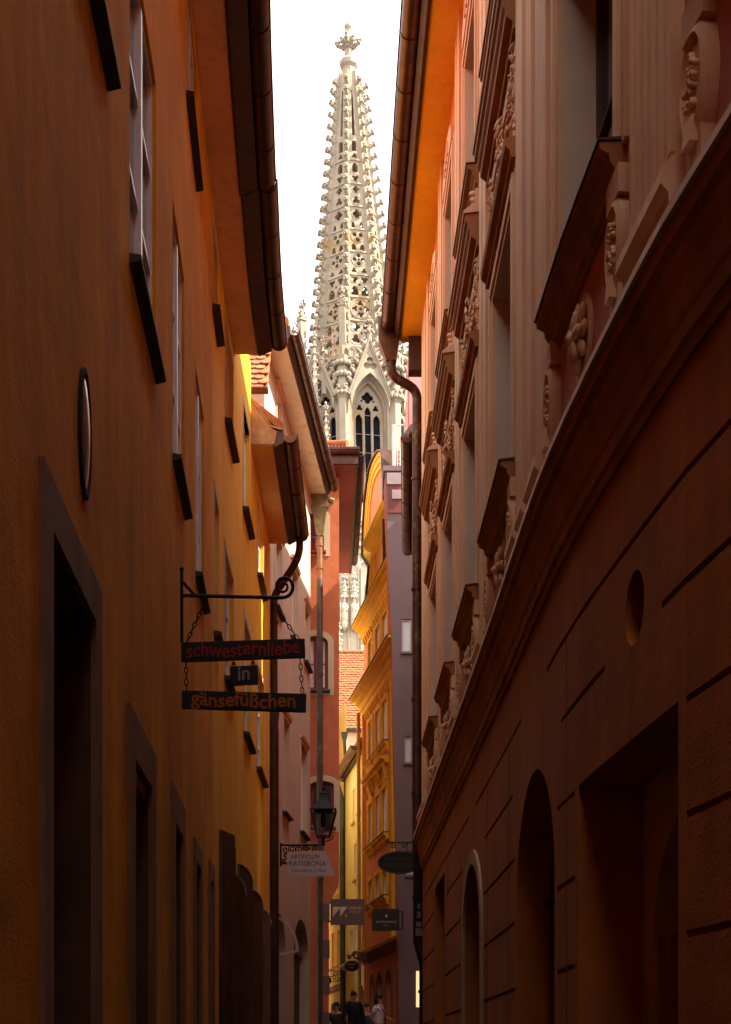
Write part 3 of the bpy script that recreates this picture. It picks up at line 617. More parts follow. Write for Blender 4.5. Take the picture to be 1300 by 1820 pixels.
# the deep recess with the arched doorway inside
inn = Fac([(RF.p(q, 0, -.42).x, RF.p(q, 0, -.42).y) for q in (Y(6.6), Y(9.4))], -1, smooth=False)
for a, b, z in big:
    inn = Fac([(RF.p(q, 0, -.42).x, RF.p(q, 0, -.42).y) for q in (Y(a) - .1, Y(b) + .1)], -1, smooth=False)
    m = MB(); inn.wall(m, 0, inn.L, .02, z + .1, [op(.35, inn.L - .35, .03, 3.0, .5, arch=.75)]); m.build('recess_wall', mat('recess_plaster', (.60, .33, .16), var=.2), Rh)
    arch_door(inn, Rh, .35, inn.L - .35, .03, 3.0, .75, .5)
    jm = MB(); 
    for k in range(3): inn.box(jm, .36 + k * .05, .385 + k * .05, .03, 2.25, -.30 - k * .05, -.02 - k * .05)
    jm.build('door_moulding', mat('ochre_moulding', (.45, .2, .05)), Rh); jm = MB()
    for k in range(3): inn.box(jm, inn.L - .385 - k * .05, inn.L - .36 - k * .05, .03, 2.25, -.30 - k * .05, -.02 - k * .05)
    jm.build('door_moulding', mat('ochre_moulding', (.45, .2, .05)), Rh)
ov = MB(); oc, orx, orz = Y(7.72), .19, .20; n = 32; o0 = oval(RF, oc, 3.97, orx, orz, 0, n); o1_ = oval(RF, oc, 3.97, orx, orz, -.14, n)
def onrect(k):
    t = 2 * math.pi * k / n; cx_, cz_ = math.cos(t), math.sin(t); s_ = 1 / max(abs(cx_), abs(cz_)); return RF.p(oc + .22 * cx_ * s_, 3.97 + .22 * cz_ * s_, 0)
for k in range(n):
    ov.quad(o0[k], o0[(k + 1) % n], onrect(k + 1), onrect(k)); ov.quad(o0[k], o0[(k + 1) % n], o1_[(k + 1) % n], o1_[k])
ob = ov.build('oval_window', rust, Rh); g = MB(); g.poly(oval(RF, oc, 3.97, orx + .01, orz + .01, -.13, n)); g.build('pane', dark_in, ob)
# ---- belt cornice with metal flashing
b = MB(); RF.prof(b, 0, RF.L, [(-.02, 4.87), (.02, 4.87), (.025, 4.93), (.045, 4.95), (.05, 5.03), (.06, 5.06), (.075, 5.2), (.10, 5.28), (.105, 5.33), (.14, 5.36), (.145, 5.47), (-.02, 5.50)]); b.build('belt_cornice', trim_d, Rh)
b = MB(); RF.prof(b, 0, RF.L, [(-.02, 5.503), (.148, 5.45), (.172, 5.45), (.172, 5.492), (.0, 5.56), (-.02, 5.56)]); b.build('cornice_flashing', ledge, Rh)
# ---- upper wall with windows
bays = [(1.2, 3.0), (4.75, 6.4), (8.05, 9.65), (12.25, 13.85), (15.45, 16.95), (18.45, 19.95), (21.35, 22.85)]
Z1a, Z1b, Z2a, Z2b = 6.64, 8.95, 11.25, 13.35
uo = []
for a, b_ in bays: uo += [op(Y(a), Y(b_), Z1a, Z1b, .32), op(Y(a) + .1, Y(b_) - .1, Z2a, Z2b, .3)]
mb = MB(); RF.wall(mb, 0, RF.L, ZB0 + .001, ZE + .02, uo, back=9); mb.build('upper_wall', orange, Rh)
def blob_chain(mb, fa, pts, r, jit=.3):
    for q, z, d in pts:
        for j in range(2):
            rr = r * random.uniform(1 - jit, 1 + jit); t_ = random.uniform(-1.2, 1.2) - math.pi / 2; T = fa.t(q); N = fa.n(q)
            X = (T * math.cos(t_) + Vector((0, 0, 1)) * math.sin(t_) + N * random.uniform(-.1, .5)).normalized(); W2 = N.cross(X).normalized()
            mb.ball(fa.p(q + random.uniform(-.5, .5) * rr, z + random.uniform(-.6, .6) * rr, d * (.75 + .3 * j)), rr * 1.5, rr * .62, rr * .4, 6, 4, (X, W2, X.cross(W2)))
redpanel = mat('rose_stucco', (.45, .15, .10), var=.15)
for bi, (ya, yb) in enumerate(bays):
    a, b_ = Y(ya), Y(yb); c = (a + b_) / 2; W = b_ - a
    window(RF, Rh, a, b_, Z1a, Z1b, .28, nx=2, ny=2, fm=wood if bi < 3 else white_paint, mull=.1)
    window(RF, Rh, a + .1, b_ - .1, Z2a, Z2b, .26, nx=2, ny=2)
    for fl, (fa_, fb_, z0, z1, dd_, e, dp) in enumerate(((a, b_, Z1a, Z1b, .27, .17, .15), (a + .1, b_ - .1, Z2a, Z2b, .25, .22, .14))):
        m = MB()                                         # pale moulded frame in three steps, with its inner reveal
        for w0, w1, d in ((0, .07, .035), (.07, .16, .055), (.16, .24, .03)):
            RF.box(m, fa_ - w1, fa_ - w0, z0 - .02, z1 + w0, -.001, d); RF.box(m, fb_ + w0, fb_ + w1, z0 - .02, z1 + w0, -.001, d); RF.box(m, fa_ - w1, fb_ + w1, z1 + w0, z1 + w1, -.001, d)
        m.build('window_surround', trim, Rh)
        m = MB(); RF.box(m, fa_, fa_ + .004, z0, z1, -dd_, 0); RF.box(m, fb_ - .004, fb_, z0, z1, -dd_, 0); RF.box(m, fa_, fb_, z1 - .004, z1, -dd_, 0); m.build('window_reveal', mat('pale_reveal', (.52, .38, .29), var=.1), Rh)
        k = dp / .24; z = z0; m = MB()
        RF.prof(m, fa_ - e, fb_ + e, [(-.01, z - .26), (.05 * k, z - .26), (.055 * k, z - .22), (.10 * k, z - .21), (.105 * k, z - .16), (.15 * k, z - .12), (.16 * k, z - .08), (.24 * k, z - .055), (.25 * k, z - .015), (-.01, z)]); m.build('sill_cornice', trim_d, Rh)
        m = MB(); RF.prof(m, fa_ - e - .01, fb_ + e + .01, [(-.01, z + .002), (dp + .02, z - .012), (dp + .02, z), (-.01, z + .022)]); m.build('sill_flashing', copper_d, Rh)
    m = MB()                                             # lintel moulding and hood cornice
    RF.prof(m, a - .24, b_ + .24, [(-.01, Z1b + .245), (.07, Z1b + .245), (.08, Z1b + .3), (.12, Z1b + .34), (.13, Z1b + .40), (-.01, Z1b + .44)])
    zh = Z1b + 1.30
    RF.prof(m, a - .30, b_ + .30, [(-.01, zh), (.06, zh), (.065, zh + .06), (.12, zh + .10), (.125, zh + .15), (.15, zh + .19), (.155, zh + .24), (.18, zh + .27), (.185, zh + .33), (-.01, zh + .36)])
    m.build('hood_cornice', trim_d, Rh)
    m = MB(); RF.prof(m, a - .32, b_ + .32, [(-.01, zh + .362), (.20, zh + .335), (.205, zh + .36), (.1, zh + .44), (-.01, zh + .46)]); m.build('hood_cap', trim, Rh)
    m = MB(); RF.box(m, a - .1, b_ + .1, Z1b + .46, zh - .04, 0, .012); m.build('frieze', orange, Rh)
    m = MB(); RF.box(m, a + .02, b_ - .02, zh + .56, Z2a - .32, 0, .014); m.build('rose_panel', redpanel, Rh)
    # garlands: swags and side drops of leaves
    gl = MB()
    for sgn in (-1, 1):
        e = c + sgn * (W / 2 + .12)
        for k in range(9): blob_chain(gl, RF, [(e + random.uniform(-.03, .03), zh - .05 - k * .085, .05 - k * .002), (e + random.uniform(-.06, .06), zh - .08 - k * .085, .035)], .030 - k * .001)
        n = 13
        for k in range(n):
            t = k / (n - 1); q = c + sgn * (W / 2 + .05) * (1 - t) + sgn * .06 * t; z = zh - .1 - .42 * math.sin(t * math.pi * .9) - t * .05
            blob_chain(gl, RF, [(q, z, .05), (q + .02, z - .05, .04)], .032)
    for k in range(8): blob_chain(gl, RF, [(c + random.uniform(-.08, .08), zh - .08 - k * .05, .07)], .04)
    RF.prof(gl, a - .2, b_ + .2, [(0, zh - .16), (.03, zh - .16), (.03, zh - .02), (0, zh - .02)]); [RF.box(gl, e_ - .05, e_ + .05, zh - .85, zh - .155, 0, .03) for e_ in (a - .12, b_ + .12)]; gl.build('garland', trim, Rh)
    # scrolled consoles beside the upper sill
    gl = MB()
    for sgn in (-1, 1):
        e = c + sgn * (W / 2 + .12)
        for k in range(9): gl.ball(RF.p(e, Z2a - .34 - k * .065, .075 - k * .006), .055 - k * .002, .03, .035, 7, 5)
        RF.box(gl, e - .05, e + .05, Z2a - .95, Z2a - .30, 0, .06)
    gl.build('console', trim, Rh)
    # apron: two ear consoles with oval medallions, rosette between
    for sgn in (-1, 1):
        e = c + sgn * (W / 2 + .16); m = MB()
        RF.box(m, e - .13, e + .13, 6.28, 6.44, 0, .08); RF.box(m, e - .09, e + .09, 5.62, 5.80, 0, .07)
        rg = [oval(RF, e, 6.04, .17, .27, 0), oval(RF, e, 6.04, .17, .27, .07), oval(RF, e, 6.04, .13, .22, .09), oval(RF, e, 6.04, .105, .19, .05), oval(RF, e, 6.04, .085, .165, .07)]
        m.add(sum(rg, []), [(i * 24 + k, i * 24 + (k + 1) % 24, i * 24 + 24 + (k + 1) % 24, i * 24 + 24 + k) for i in range(4) for k in range(24)] + [tuple(range(96, 120))])
        m.hexa([RF.p(e + x, z, d) for x, z, d in ((-.05, 5.74, 0), (.05, 5.74, 0), (.05, 5.74, .11), (-.05, 5.74, .11), (-.05, 5.86, 0), (.05, 5.86, 0), (.05, 5.86, .10), (-.05, 5.86, .10))])
        for k in range(26):
            t = random.uniform(0, 6.28); r = math.sqrt(random.random()); m.ball(RF.p(e + .07 * r * math.cos(t), 6.04 + .145 * r * math.sin(t), .078), .030, .012, .018, 5, 4)
        m.build('medallion', trim, Rh)
    m = MB(); rg = [oval(RF, c, 6.02, .24, .26, .0), oval(RF, c, 6.02, .24, .26, .03), oval(RF, c, 6.02, .2, .22, .035), oval(RF, c, 6.02, .19, .21, .02)]
    m.add(sum(rg, []), [(i * 24 + k, i * 24 + (k + 1) % 24, i * 24 + 24 + (k + 1) % 24, i * 24 + 24 + k) for i in range(3) for k in range(24)] + [tuple(range(72, 96))])
    for ring, rad, n in ((0, .13, 8), (1, .07, 5)):
        for k in range(n):
            t = 2 * math.pi * (k + .5 * ring) / n; cpt = RF.p(c + rad * math.cos(t), 6.02 + rad * math.sin(t) * 1.08, .05 + .03 * ring); T = RF.t(c); X = (T * math.cos(t) + Vector((0, 0, 1)) * math.sin(t)); N = RF.n(c)
            m.ball(cpt, .085, .045, .025, 8, 6, (X, N.cross(X), N))
    m.ball(RF.p(c, 6.02, .1), .035); m.build('rosette', trim, Rh)
    m = MB(); RF.box(m, a - .02, b_ + .02, 5.60, 6.40, 0, .01); m.build('apron_panel', redpanel, Rh)
    # little scrolled crest above the top window
    m = MB(); n = 12; zt = Z2b + .25
    for k in range(n):
        x0, x1 = -1 + 2 * k / n, -1 + 2 * (k + 1) / n; f = lambda x: .16 + .26 * (1 - abs(x))**.6
        q0, q1 = c + x0 * (W / 2 - .05), c + x1 * (W / 2 - .05)
        m.hexa([RF.p(q0, zt, 0), RF.p(q1, zt, 0), RF.p(q1, zt, .06), RF.p(q0, zt, .06), RF.p(q0, zt + f(x0), 0), RF.p(q1, zt + f(x1), 0), RF.p(q1, zt + f(x1), .06), RF.p(q0, zt + f(x0), .06)])
    for k in range(4): RF.box(m, c - .3 + k * .16, c - .24 + k * .16, zt + .05, zt + .22, .06, .08)
    m.build('crest', trim, Rh)
# pilasters between the bays
def lesene(y0, y1, flutes=0, z0=5.56, z1=None, mt=trim, base=True):
    z1 = z1 or ZE; m = MB(); a, b_ = Y(y0), Y(y1)
    RF.box(m, a, b_, z0 + (.3 if base else 0), z1, 0, .05)
    if flutes:
        w = (b_ - a) / (flutes * 2 + 1)
        for k in range(flutes + 1): RF.box(m, a + w * 2 * k, a + w * (2 * k + 1), z0 + .35, z1, .05, .075)
    if base: RF.prof(m, a - .05, b_ + .05, [(0, z0 + .02), (.09, z0 + .02), (.10, z0 + .12), (.14, z0 + .16), (.13, z0 + .24), (.08, z0 + .3), (0, z0 + .32)])
    m.build('pilaster', mt, Rh)
lesene(6.85, 7.55, 5); lesene(3.55, 4.2, 5)
lesene(10.08, 10.62, 0); lesene(10.86, 11.18, 0); lesene(11.42, 11.85, 0)
for y0, y1 in ((14.35, 14.62), (14.72, 14.98), (17.42, 17.68), (17.76, 18.0), (20.35, 20.6), (20.68, 20.92), (23.25, 23.7), (23.9, 24.9)): lesene(y0, y1, 0)
eaves(RF, Rh, 0, RF.L, ZE, .42, soffit_r, fh=.3, gr=.13, gc=.62, ring=1.0, rounded=True)
roof(RF, Rh, 0, RF.L - .2, ZE + .3, .7, 3.6, 3.5)  # hidden pitch set for where the sun strikes the yellow house
# gutter end box, swan neck and long downpipe
e = RF.p(RF.L - .12, 0, .64); q0 = RF.p(RF.L, 0, .0)
bx = MB(); zt = ZE + .20
bx.hexa([(e.x - .16, e.y - .14, zt - .25), (e.x + .22, e.y - .14, zt - .25), (e.x + .22, e.y + .16, zt - .25), (e.x - .16, e.y + .16, zt - .25), (e.x - .17, e.y - .15, zt + .12), (e.x + .24, e.y - .15, zt + .12), (e.x + .24, e.y + .17, zt + .12), (e.x - .17, e.y + .17, zt + .12)])
bx.hexa([(e.x - .02, e.y - .1, zt - .62), (e.x + .16, e.y - .1, zt - .62), (e.x + .16, e.y + .1, zt - .62), (e.x - .02, e.y + .1, zt - .62), (e.x - .16, e.y - .14, zt - .251), (e.x + .22, e.y - .14, zt - .251), (e.x + .22, e.y + .16, zt - .251), (e.x - .16, e.y + .16, zt - .251)])
bx.build('gutter_box', copper, Rh)
px = (743.5 - U0) / FPX * (q0.y - .0); P0 = Vector((e.x + .07, e.y, zt - .55)); py = q0.y + .02
px -= .02
cb = MB(); cb.box(px - .16, px + .22, py - .30, py - .02, ZE - .62, ZE - .02); cb.build('eaves_corbel', wood, Rh)
pipe(Rh, bend([P0, P0 + Vector((0, .0, -.30)), Vector((px, py, ZE - .85)), Vector((px, py, ZE - 1.5)), Vector((px, py, 9))], .16, 6), .085, mat('rusty_downpipe', (.06, .028, .02), rough=.5, metal=.5, var=.5, scale=5, dirt=(.25, .2, .03), dirt_amt=.6, dscale=8), [(px, py, 12), (px, py, 10)])
pipe(Rh, [(px, py, 9.0), (px, py, 5.2)], .085, copper_d, [(px, py, 8), (px, py, 6.3)])
pipe(Rh, [(px + .03, py, 5.2), (px + .03, py, 3.6), (px + .14, py, 3.2), (px + .14, py, .9)], .10, iron, [(px + .03, py, 4.4), (px + .14, py, 2.7)])
sk = MB()
for z, ww, hh_ in ((4.02, .07, .12), (3.86, .10, .10), (3.70, .12, .14), (4.2, .06, .08)):
    sk.box(px + .03 - ww / 2, px + .03 + ww / 2, py - .116, py - .112, z, z + hh_)
sk.build('torn_sticker', mat('torn_sticker_paper', (.16, .14, .13), var=.6, scale=30), Rh)
# ============================================================ right side beyond: hidden house with hanging gutter
G_ = thing('grey_eaves_house', 'narrow house behind the right downpipe showing only its hanging copper gutter and sloping brace', 'house', (3, 30, 0))
LG = Fac([(1.42, 26.2), (1.5, 37.5)], -1, smooth=False)
m = MB(); LG.wall(m, 0, LG.L, .5, ZH(11.9), [], back=5); m.build('wall', salmon, G_)
LG2 = Fac([(.80, 27.2), (1.0, 33.3)], -1, smooth=False)
zg = ZH(12.0); gutter(LG2, G_, 0, LG2.L, zg, .0, .115, copper, ring=.75, capa=True)
m = MB(); m.hexa([(.9, 27.2, zg - .02), (1.42, 27.2, zg - .95), (1.42, 33.2, zg - .95), (1.04, 33.2, zg - .02), (.9, 27.2, zg + .06), (1.42, 27.2, zg - .75), (1.42, 33.2, zg - .75), (1.04, 33.2, zg + .06)]); m.build('eaves_board', copper_d, G_)
m = MB(); m.hexa([(.84, 27.1, zg + .05), (1.5, 27.1, zg + .05), (1.5, 33.2, zg + .05), (1.0, 33.2, zg + .05), (.84, 27.1, zg + .1), (1.5, 27.1, zg + .3), (1.5, 33.2, zg + .3), (1.0, 33.2, zg + .1)]); m.hexa([(1.5, 26.3, zg + .05), (5.6, 26.3, zg + .05), (5.6, 37.8, zg + .05), (1.5, 37.8, zg + .05), (3.4, 26.3, zg + 5.2), (3.6, 26.3, zg + 5.2), (3.6, 37.8, zg + 5.2), (3.4, 37.8, zg + 5.2)]); m.build('roof', tile, G_)  # hidden steep ridge shaped to shade the blush house wall
# ============================================================ mauve house
YF = 38.0; F_ = thing('mauve_house', 'smooth mauve plastered house on the right with small pale casements and a dark parapet cap', 'house', (1.2, 40, 0))
fx = lambda u, y=YF: (u - U0) / FPX * y
m = MB(); zt = ZH((HZ - 838) / FPX * YF); zb = .8
prof_u = [(1820, 710), (1500, 706), (1160, 698), (1000, 691), (838, 685)]
pts = [(fx(u), ZH((HZ - v) / FPX * YF)) for v, u in prof_u]
holesF = [(714, 731, 1100, 1158), (719, 732, 1308, 1355), (722, 738, 1512, 1555)]
# front wall as strips with window openings
zl = sorted({p[1] for p in pts} | {ZH((HZ - v) / FPX * YF) for h in holesF for v in h[2:]})
def lx(z):
    for (x0, z0), (x1, z1) in zip(pts, pts[1:]):
        if z0 <= z <= z1: return x0 + (x1 - x0) * (z - z0) / (z1 - z0)
    return pts[-1][0]
for z0, z1 in zip(zl, zl[1:]):
    h = [q for q in holesF if ZH((HZ - q[3]) / FPX * YF) - .001 <= z0 and z1 <= ZH((HZ - q[2]) / FPX * YF) + .001]
    if h:
        a, b = fx(h[0][0]), fx(h[0][1]); m.quad((lx(z0), YF, z0), (a, YF, z0), (a, YF, z1), (lx(z1), YF, z1)); m.quad((b, YF, z0), (3, YF, z0), (3, YF, z1), (b, YF, z1))
        for x in (a, b): m.quad((x, YF, z0), (x, YF + .2, z0), (x, YF + .2, z1), (x, YF, z1))
        for z in (z0, z1): m.quad((a, YF, z), (b, YF, z), (b, YF + .2, z), (a, YF + .2, z))
    else: m.quad((lx(z0), YF, z0), (3, YF, z0), (3, YF, z1), (lx(z1), YF, z1))
m.quad((3, YF, pts[0][1]), (3, 41.8, pts[0][1]), (3, 41.8, zt), (3, YF, zt)); m.quad((pts[0][0], YF, zt), (3, YF, zt), (3, 41.8, zt), (pts[-1][0], 41.8, zt))
m.build('wall', purple, F_)
m = MB()
for (x0, z0), (x1, z1) in zip(pts, pts[1:]): m.quad((x0 - .0, YF, z0), (x0 - .03, 39.3, z0), (x1 - .03, 39.3, z1), (x1, YF, z1))
m.build('side_wall', mat('plum_red_plaster', (.42, .10, .07), var=.15), F_)
m = MB(); m.box(fx(740), fx(747.5), YF - .02, YF - .005, ZH((HZ - 1790) / FPX * YF), ZH((HZ - 1726) / FPX * YF)); lw = bpy.data.materials.new('lit_shop_window'); lw.use_nodes = True; lp_ = lw.node_tree.nodes['Principled BSDF']; lp_.inputs['Base Color'].default_value = (.9, .6, .3, 1); lp_.inputs['Emission Color'].default_value = (1, .62, .28, 1); lp_.inputs['Emission Strength'].default_value = .35; m.build('shop_window', lw, F_)  # flat emissive panel on the wall, no opening behind it
m = MB(); m.box(pts[-1][0] - .06, 3, YF - .06, 41.6, zt + .001, zt + .14); m.build('parapet_cap', mat('mauve_metal', (.17, .12, .14), rough=.5, bump=0), F_)
m = MB(); m.box(fx(690), 1.6, YF - .03, YF - .002, ZH((HZ - 912) / FPX * YF), zt - .12); m.build('plum_band', mat('plum_plaster', (.17, .06, .055), var=.1), F_)
for a, b, v0, v1 in ((688, 714, 842, 862), (697, 716, 872, 888)):
    m = MB(); m.box(fx(a), fx(b), YF - .07, YF - .031, ZH((HZ - v1) / FPX * YF), ZH((HZ - v0) / FPX * YF)); m.build('white_block', mat('lilac_block', (.30, .25, .27), var=.06), F_)
LF = Fac([(0, YF), (3, YF)], 1, smooth=False)
for a, b, v0, v1 in holesF:
    z0, z1 = ZH((HZ - v1) / FPX * YF), ZH((HZ - v0) / FPX * YF)
    window(LF, F_, fx(a), fx(b), z0, z1, .1, fm=mat('lilac_frame', (.52, .42, .44), rough=.5, bump=0), pm=mat('pale_blind', (.55, .66, .68), rough=.3, var=.1, scale=4, bump=0), nx=1, ny=1, fw=.045, sill=mat('mauve_metal', ()), sp_=.07, so_=.03, st_=.04)
# ============================================================ gabled house with gold trim
ED = .8 + .16 * 40
def ey(u): return ED / (.16 + (u - U0) / FPX)
LE = Fac([(.8 - .16 * (38.6 - 40), 38.6), (.8 - .16 * (45.3 - 40), 45.3)], -1, smooth=False)
E_ = thing('gabled_gold_house', 'salmon house with golden cornices, tall white casements and a curved baroque gable', 'house', (2, 42, 0))
Y = LE.sy
ez = lambda u, v: CZ + (HZ - v) / FPX * ey(u)
opE = []; wE = []
def addw(u1, u2, uz, vt, vb, dp=.14, ny=3, arch=0):
    a, b = Y(ey(u1)), Y(ey(u2)); z0, z1 = ez(uz, vb), ez(uz, vt); a, b = min(a, b), max(a, b)
    opE.append(op(a, b, z0, z1, dp, arch=arch)); wE.append((a, b, z0, z1, dp, ny, arch))
zwa = ez(683, 1318), ez(683, 1240)
for u1, u2 in ((656.5, 664), (669, 677), (681, 690)):
    a, b = sorted((Y(ey(u1)), Y(ey(u2)))); 
    for z0, z1, ny in ((ez(689, 1317), ez(683, 1248), 3), (ez(694, 1475), ez(688, 1398), 3), (ez(690, 1590), ez(686, 1545), 2), (ez(686, 1160), ez(686, 1090), 2)):
        opE.append(op(a, b, z0, z1, .12)); wE.append((a, b, z0, z1, .12, ny, 0))
zc3, zc2, zc1, zg0 = ez(660, 1222), ez(660, 1088), ez(670, 953), 4.75
for u1, u2 in ((659, 666), (671, 681), (687, 697)): 
    a, b = sorted((Y(ey(u1)), Y(ey(u2)))); opE.append(op(a, b, 1.2, 4.0, .2, arch=.45)); wE.append((a, b, 1.2, 4.0, .2, 1, .45))
ztop = zc2 - .0
m = MB(); LE.wall(m, 0, LE.L, .8, ztop, opE, back=6); m.build('wall', salmon, E_)
for a, b, z0, z1, dp, ny, ar in wE:
    if ar: arch_door(LE, E_, a, b, z0, z1, ar, dp); s = MB(); surround(LE, s, a, b, z0, z1, .1, .03, arch=ar); s.build('arch_surround', mat('brown_surround', ()), E_); continue
    window(LE, E_, a, b, z0, z1, dp - .04, nx=2, ny=ny, pm=reflect_pane, fw=.05)
    s = MB(); surround(LE, s, a, b, z0, z1, .12, .05)
    LE.prof(s, a - .14, b + .14, [(0, z0 - .03), (.16, z0 - .03), (.15, z0 - .10), (.08, z0 - .14), (.06, z0 - .26), (0, z0 - .3)]); s.build('window_surround', gold, E_)
    f = MB(); LE.prof(f, a - .15, b + .15, [(0, z0 - .028), (.18, z0 - .028), (.18, z0 - .005), (0, z0 + .003)]); f.build('sill_flashing', copper_d, E_)
    if 8 < z0 < 9.7 or abs(z0 - wE[1][2]) < .01:      # bracketed hoods on the lower row
        s = MB(); zh = z1 + .62; LE.prof(s, a - .2, b + .2, [(0, zh), (.12, zh + .02), (.14, zh + .1), (.24, zh + .13), (.25, zh + .2), (0, zh + .24)])
        for q in (a - .06, b + .06):
            for k in range(5): s.ball(LE.p(q, zh - .05 - k * .09, .16 - k * .025), .06, .06, .06, 6, 5)
        LE.box(s, a, b, z1 + .14, zh - .04, .0, .05); s.build('window_hood', gold, E_)
m = MB()
for z, k in ((zc3, 1.0), (zc2, .85)):
    LE.prof(m, -.1, LE.L + .25, [(0, z - .62 * k), (.05, z - .62 * k), (.06, z - .42 * k), (.12 * k, z - .38 * k), (.14 * k, z - .22 * k), (.26 * k, z - .17 * k), (.28 * k, z - .09 * k), (.42 * k, z - .05), (.44 * k, z), (0, z + .05)])
for z, k in ((zc3, 1.0), (zc2, .85)):
    q = .2
    while q < LE.L: LE.prof(m, q, q + .12, [(0, z - .60 * k), (.10, z - .60 * k), (.05, z - .79 * k), (0, z - .85 * k)]); q += .33
m.build('cornice', gold, E_)
for z, k in ((zc3, 1.0), (zc2, .85)): m = MB(); LE.prof(m, -.1, LE.L + .27, [(0, z + .052), (.47 * k, z + .003), (.47 * k, z + .02), (0, z + .08)]); m.build('cornice_flashing', copper_d, E_)
m = MB(); LE.prof(m, 0, LE.L, [(0, zg0 - .25), (.05, zg0 - .25), (.08, zg0 - .1), (.22, zg0), (.22, zg0 + .1), (0, zg0 + .16)]); m.build('shopfront_cornice', trim_d, E_)
m = MB(); LE.box(m, 0, LE.L, .8, zg0 - .26, .001, .03) if False else None
for q in (LE.L - .32, LE.L - .9 + .0): pass
LE.box(m, LE.L - .28, LE.L, zg0 + .16, zc3 - .62, 0, .08); LE.box(m, .3, .75, zg0 + .16, zc3 - .62, 0, .08)
a = Y(ey(700)); LE.box(m, a - .2, a + .1, zg0 + .16, zc3 - .62, 0, .09)
for u in (667.5, 679.5):
    a = Y(ey(u)); LE.box(m, a - .07, a + .07, zc3 + .1, zc2 - .6, 0, .05); LE.box(m, a - .05, a + .05, zc2 + .1, zc2 + 1.4, 0, .05)
m.build('pilaster', gold, E_)
# curved gable, a thick shaped wall with a moulded rim
gp = [(641.5, 1126), (657, 1090), (660, 1056), (664, 1004), (652, 985), (653.5, 940), (656, 897), (660, 862), (664, 840), (668, 827), (672, 818), (676, 811), (680, 806), (686, 805)]
g2 = [(Y(ey(u)), CZ + (HZ - v) / FPX * ey(u)) for u, v in gp]
zcut = zc2
rim = [(q, z) for q, z in g2 if z > zcut + .02]; rim = [(LE.L - .05, zcut)] + rim
qa = rim[-1][0]; top = rim[-1][1]; mirror = [(qa - .12, top - .35), (qa - .3, top - 1.2), (qa - .5, zcut)]
out = [(q, z) for q, z in rim + mirror]; out = [(max(q, .0), z) for q, z in out]
m = MB(); n = len(out); th = .45
fr_ = [LE.p(q, z, 0) for q, z in out]; bk = [LE.p(q, z, -th) for q, z in out]
tri = tessellate_polygon([[Vector((q, z, 0)) for q, z in out]])
m.add(fr_, tri); m.add(bk, tri)
for i in range(n - 1): m.quad(fr_[i], fr_[i + 1], bk[i + 1], bk[i])
m.build('gable', salmon, E_)
m = MB()
for w0, w1, d in ((0, .12, .11), (.12, .30, .08), (.30, .46, .045)):
    cen = Vector((qa + .3, zcut + 1.5))
    def ins(i, w):
        p0 = Vector(out[max(i - 1, 0)]); p1 = Vector(out[min(i + 1, n - 1)]); t = (p1 - p0).normalized(); nrm = Vector((-t.y, t.x)); p = Vector(out[i])
        if nrm.dot(cen - p) < 0: nrm = -nrm
        return p + nrm * w
    for i in range(n - 1):
        ps = [ins(i, w0 - .04), ins(i + 1, w0 - .04), ins(i + 1, w1 - .04), ins(i, w1 - .04)]
        m.hexa([LE.p(x, z, .001) for x, z in ps] + [LE.p(x, z, d) for x, z in ps])
m.build('gable_moulding', gold, E_)
m = MB()
for i in range(n - 1):
    a0, a1 = out[i], out[i + 1]; b0, b1 = ins(i, -.06), ins(i + 1, -.06); c0, c1 = ins(i, -.09), ins(i + 1, -.09)
    m.hexa([LE.p(*b0, .18), LE.p(*b1, .18), LE.p(*b1, -th), LE.p(*b0, -th), LE.p(*c0, .18), LE.p(*c1, .18), LE.p(*c1, -th), LE.p(*c0, -th)])
m.build('gable_flashing', copper_d, E_)
m = MB(); zc = ez(672, 948); LE.prof(m, Y(ey(690)) - 1, Y(ey(664)), [(0, zc - .5), (.06, zc - .5), (.1, zc - .3), (.26, zc - .2), (.34, zc - .06), (.34, zc), (0, zc + .05)]); m.build('gable_cornice', gold, E_)
roofE = MB(); gpk = [LE.p(q, zcut + (z - zcut) * .12, -th) for q, z in out]; gpk2 = [LE.p(q, zcut + (z - zcut) * .12, -6) for q, z in out]
for i in range(n - 1): roofE.quad(gpk[i], gpk[i + 1], gpk2[i + 1], gpk2[i])
roofE.build('roof', offwhite, E_)
m = MB()
for q in (LE.L - .12,): m.tube([LE.p(q, zc3 - .5, .2), LE.p(q, 1.5, .16)], .06, 10)
m.build('downpipe', mat('gold_pipe', (.6, .33, .06), rough=.6), E_)
f = MB()
# ============================================================ lemon house
H_ = thing('lemon_house', 'pale lemon yellow house with deep window slots and a striped copper gutter', 'house', (-1, 48, 0))
LH = Fac([(-.05, 45.3), (-.05 - .135 * 5.2, 50.5)], -1, smooth=False); Y = LH.sy
hy = lambda u: (6.07) / (.135 + (u - U0) / FPX)
hz = lambda u, v: CZ + (HZ - v) / FPX * hy(u)
opH = []; wH = []
for u1, u2, vt, vb, ur in ((638, 642, 1378, 1440, 641), (627.5, 631.5, 1402, 1460, 630), (638.5, 642.5, 1488, 1550, 641), (630, 634, 1500, 1562, 632), (638, 646, 1640, 1680, 645), (631, 636, 1646, 1688, 635), (622, 628, 1652, 1694, 627)):
    a, b = sorted((Y(hy(u1)), Y(hy(u2)))); z0, z1 = hz(ur, vb), hz(ur, vt); opH.append(op(a, b, z0, z1, .16)); wH.append((a, b, z0, z1))
for u1, u2 in ((640, 648), (622, 630)):
    a, b = sorted((Y(hy(u1)), Y(hy(u2)))); opH.append(op(a, b, 1.4, 3.85, .2, arch=.4)); wH.append((a, b, 1.4, 3.85))
zeH = hz(630, 1362)
m = MB(); LH.wall(m, 0, LH.L, .8, zeH, opH, back=5); m.build('wall', lemon, H_)
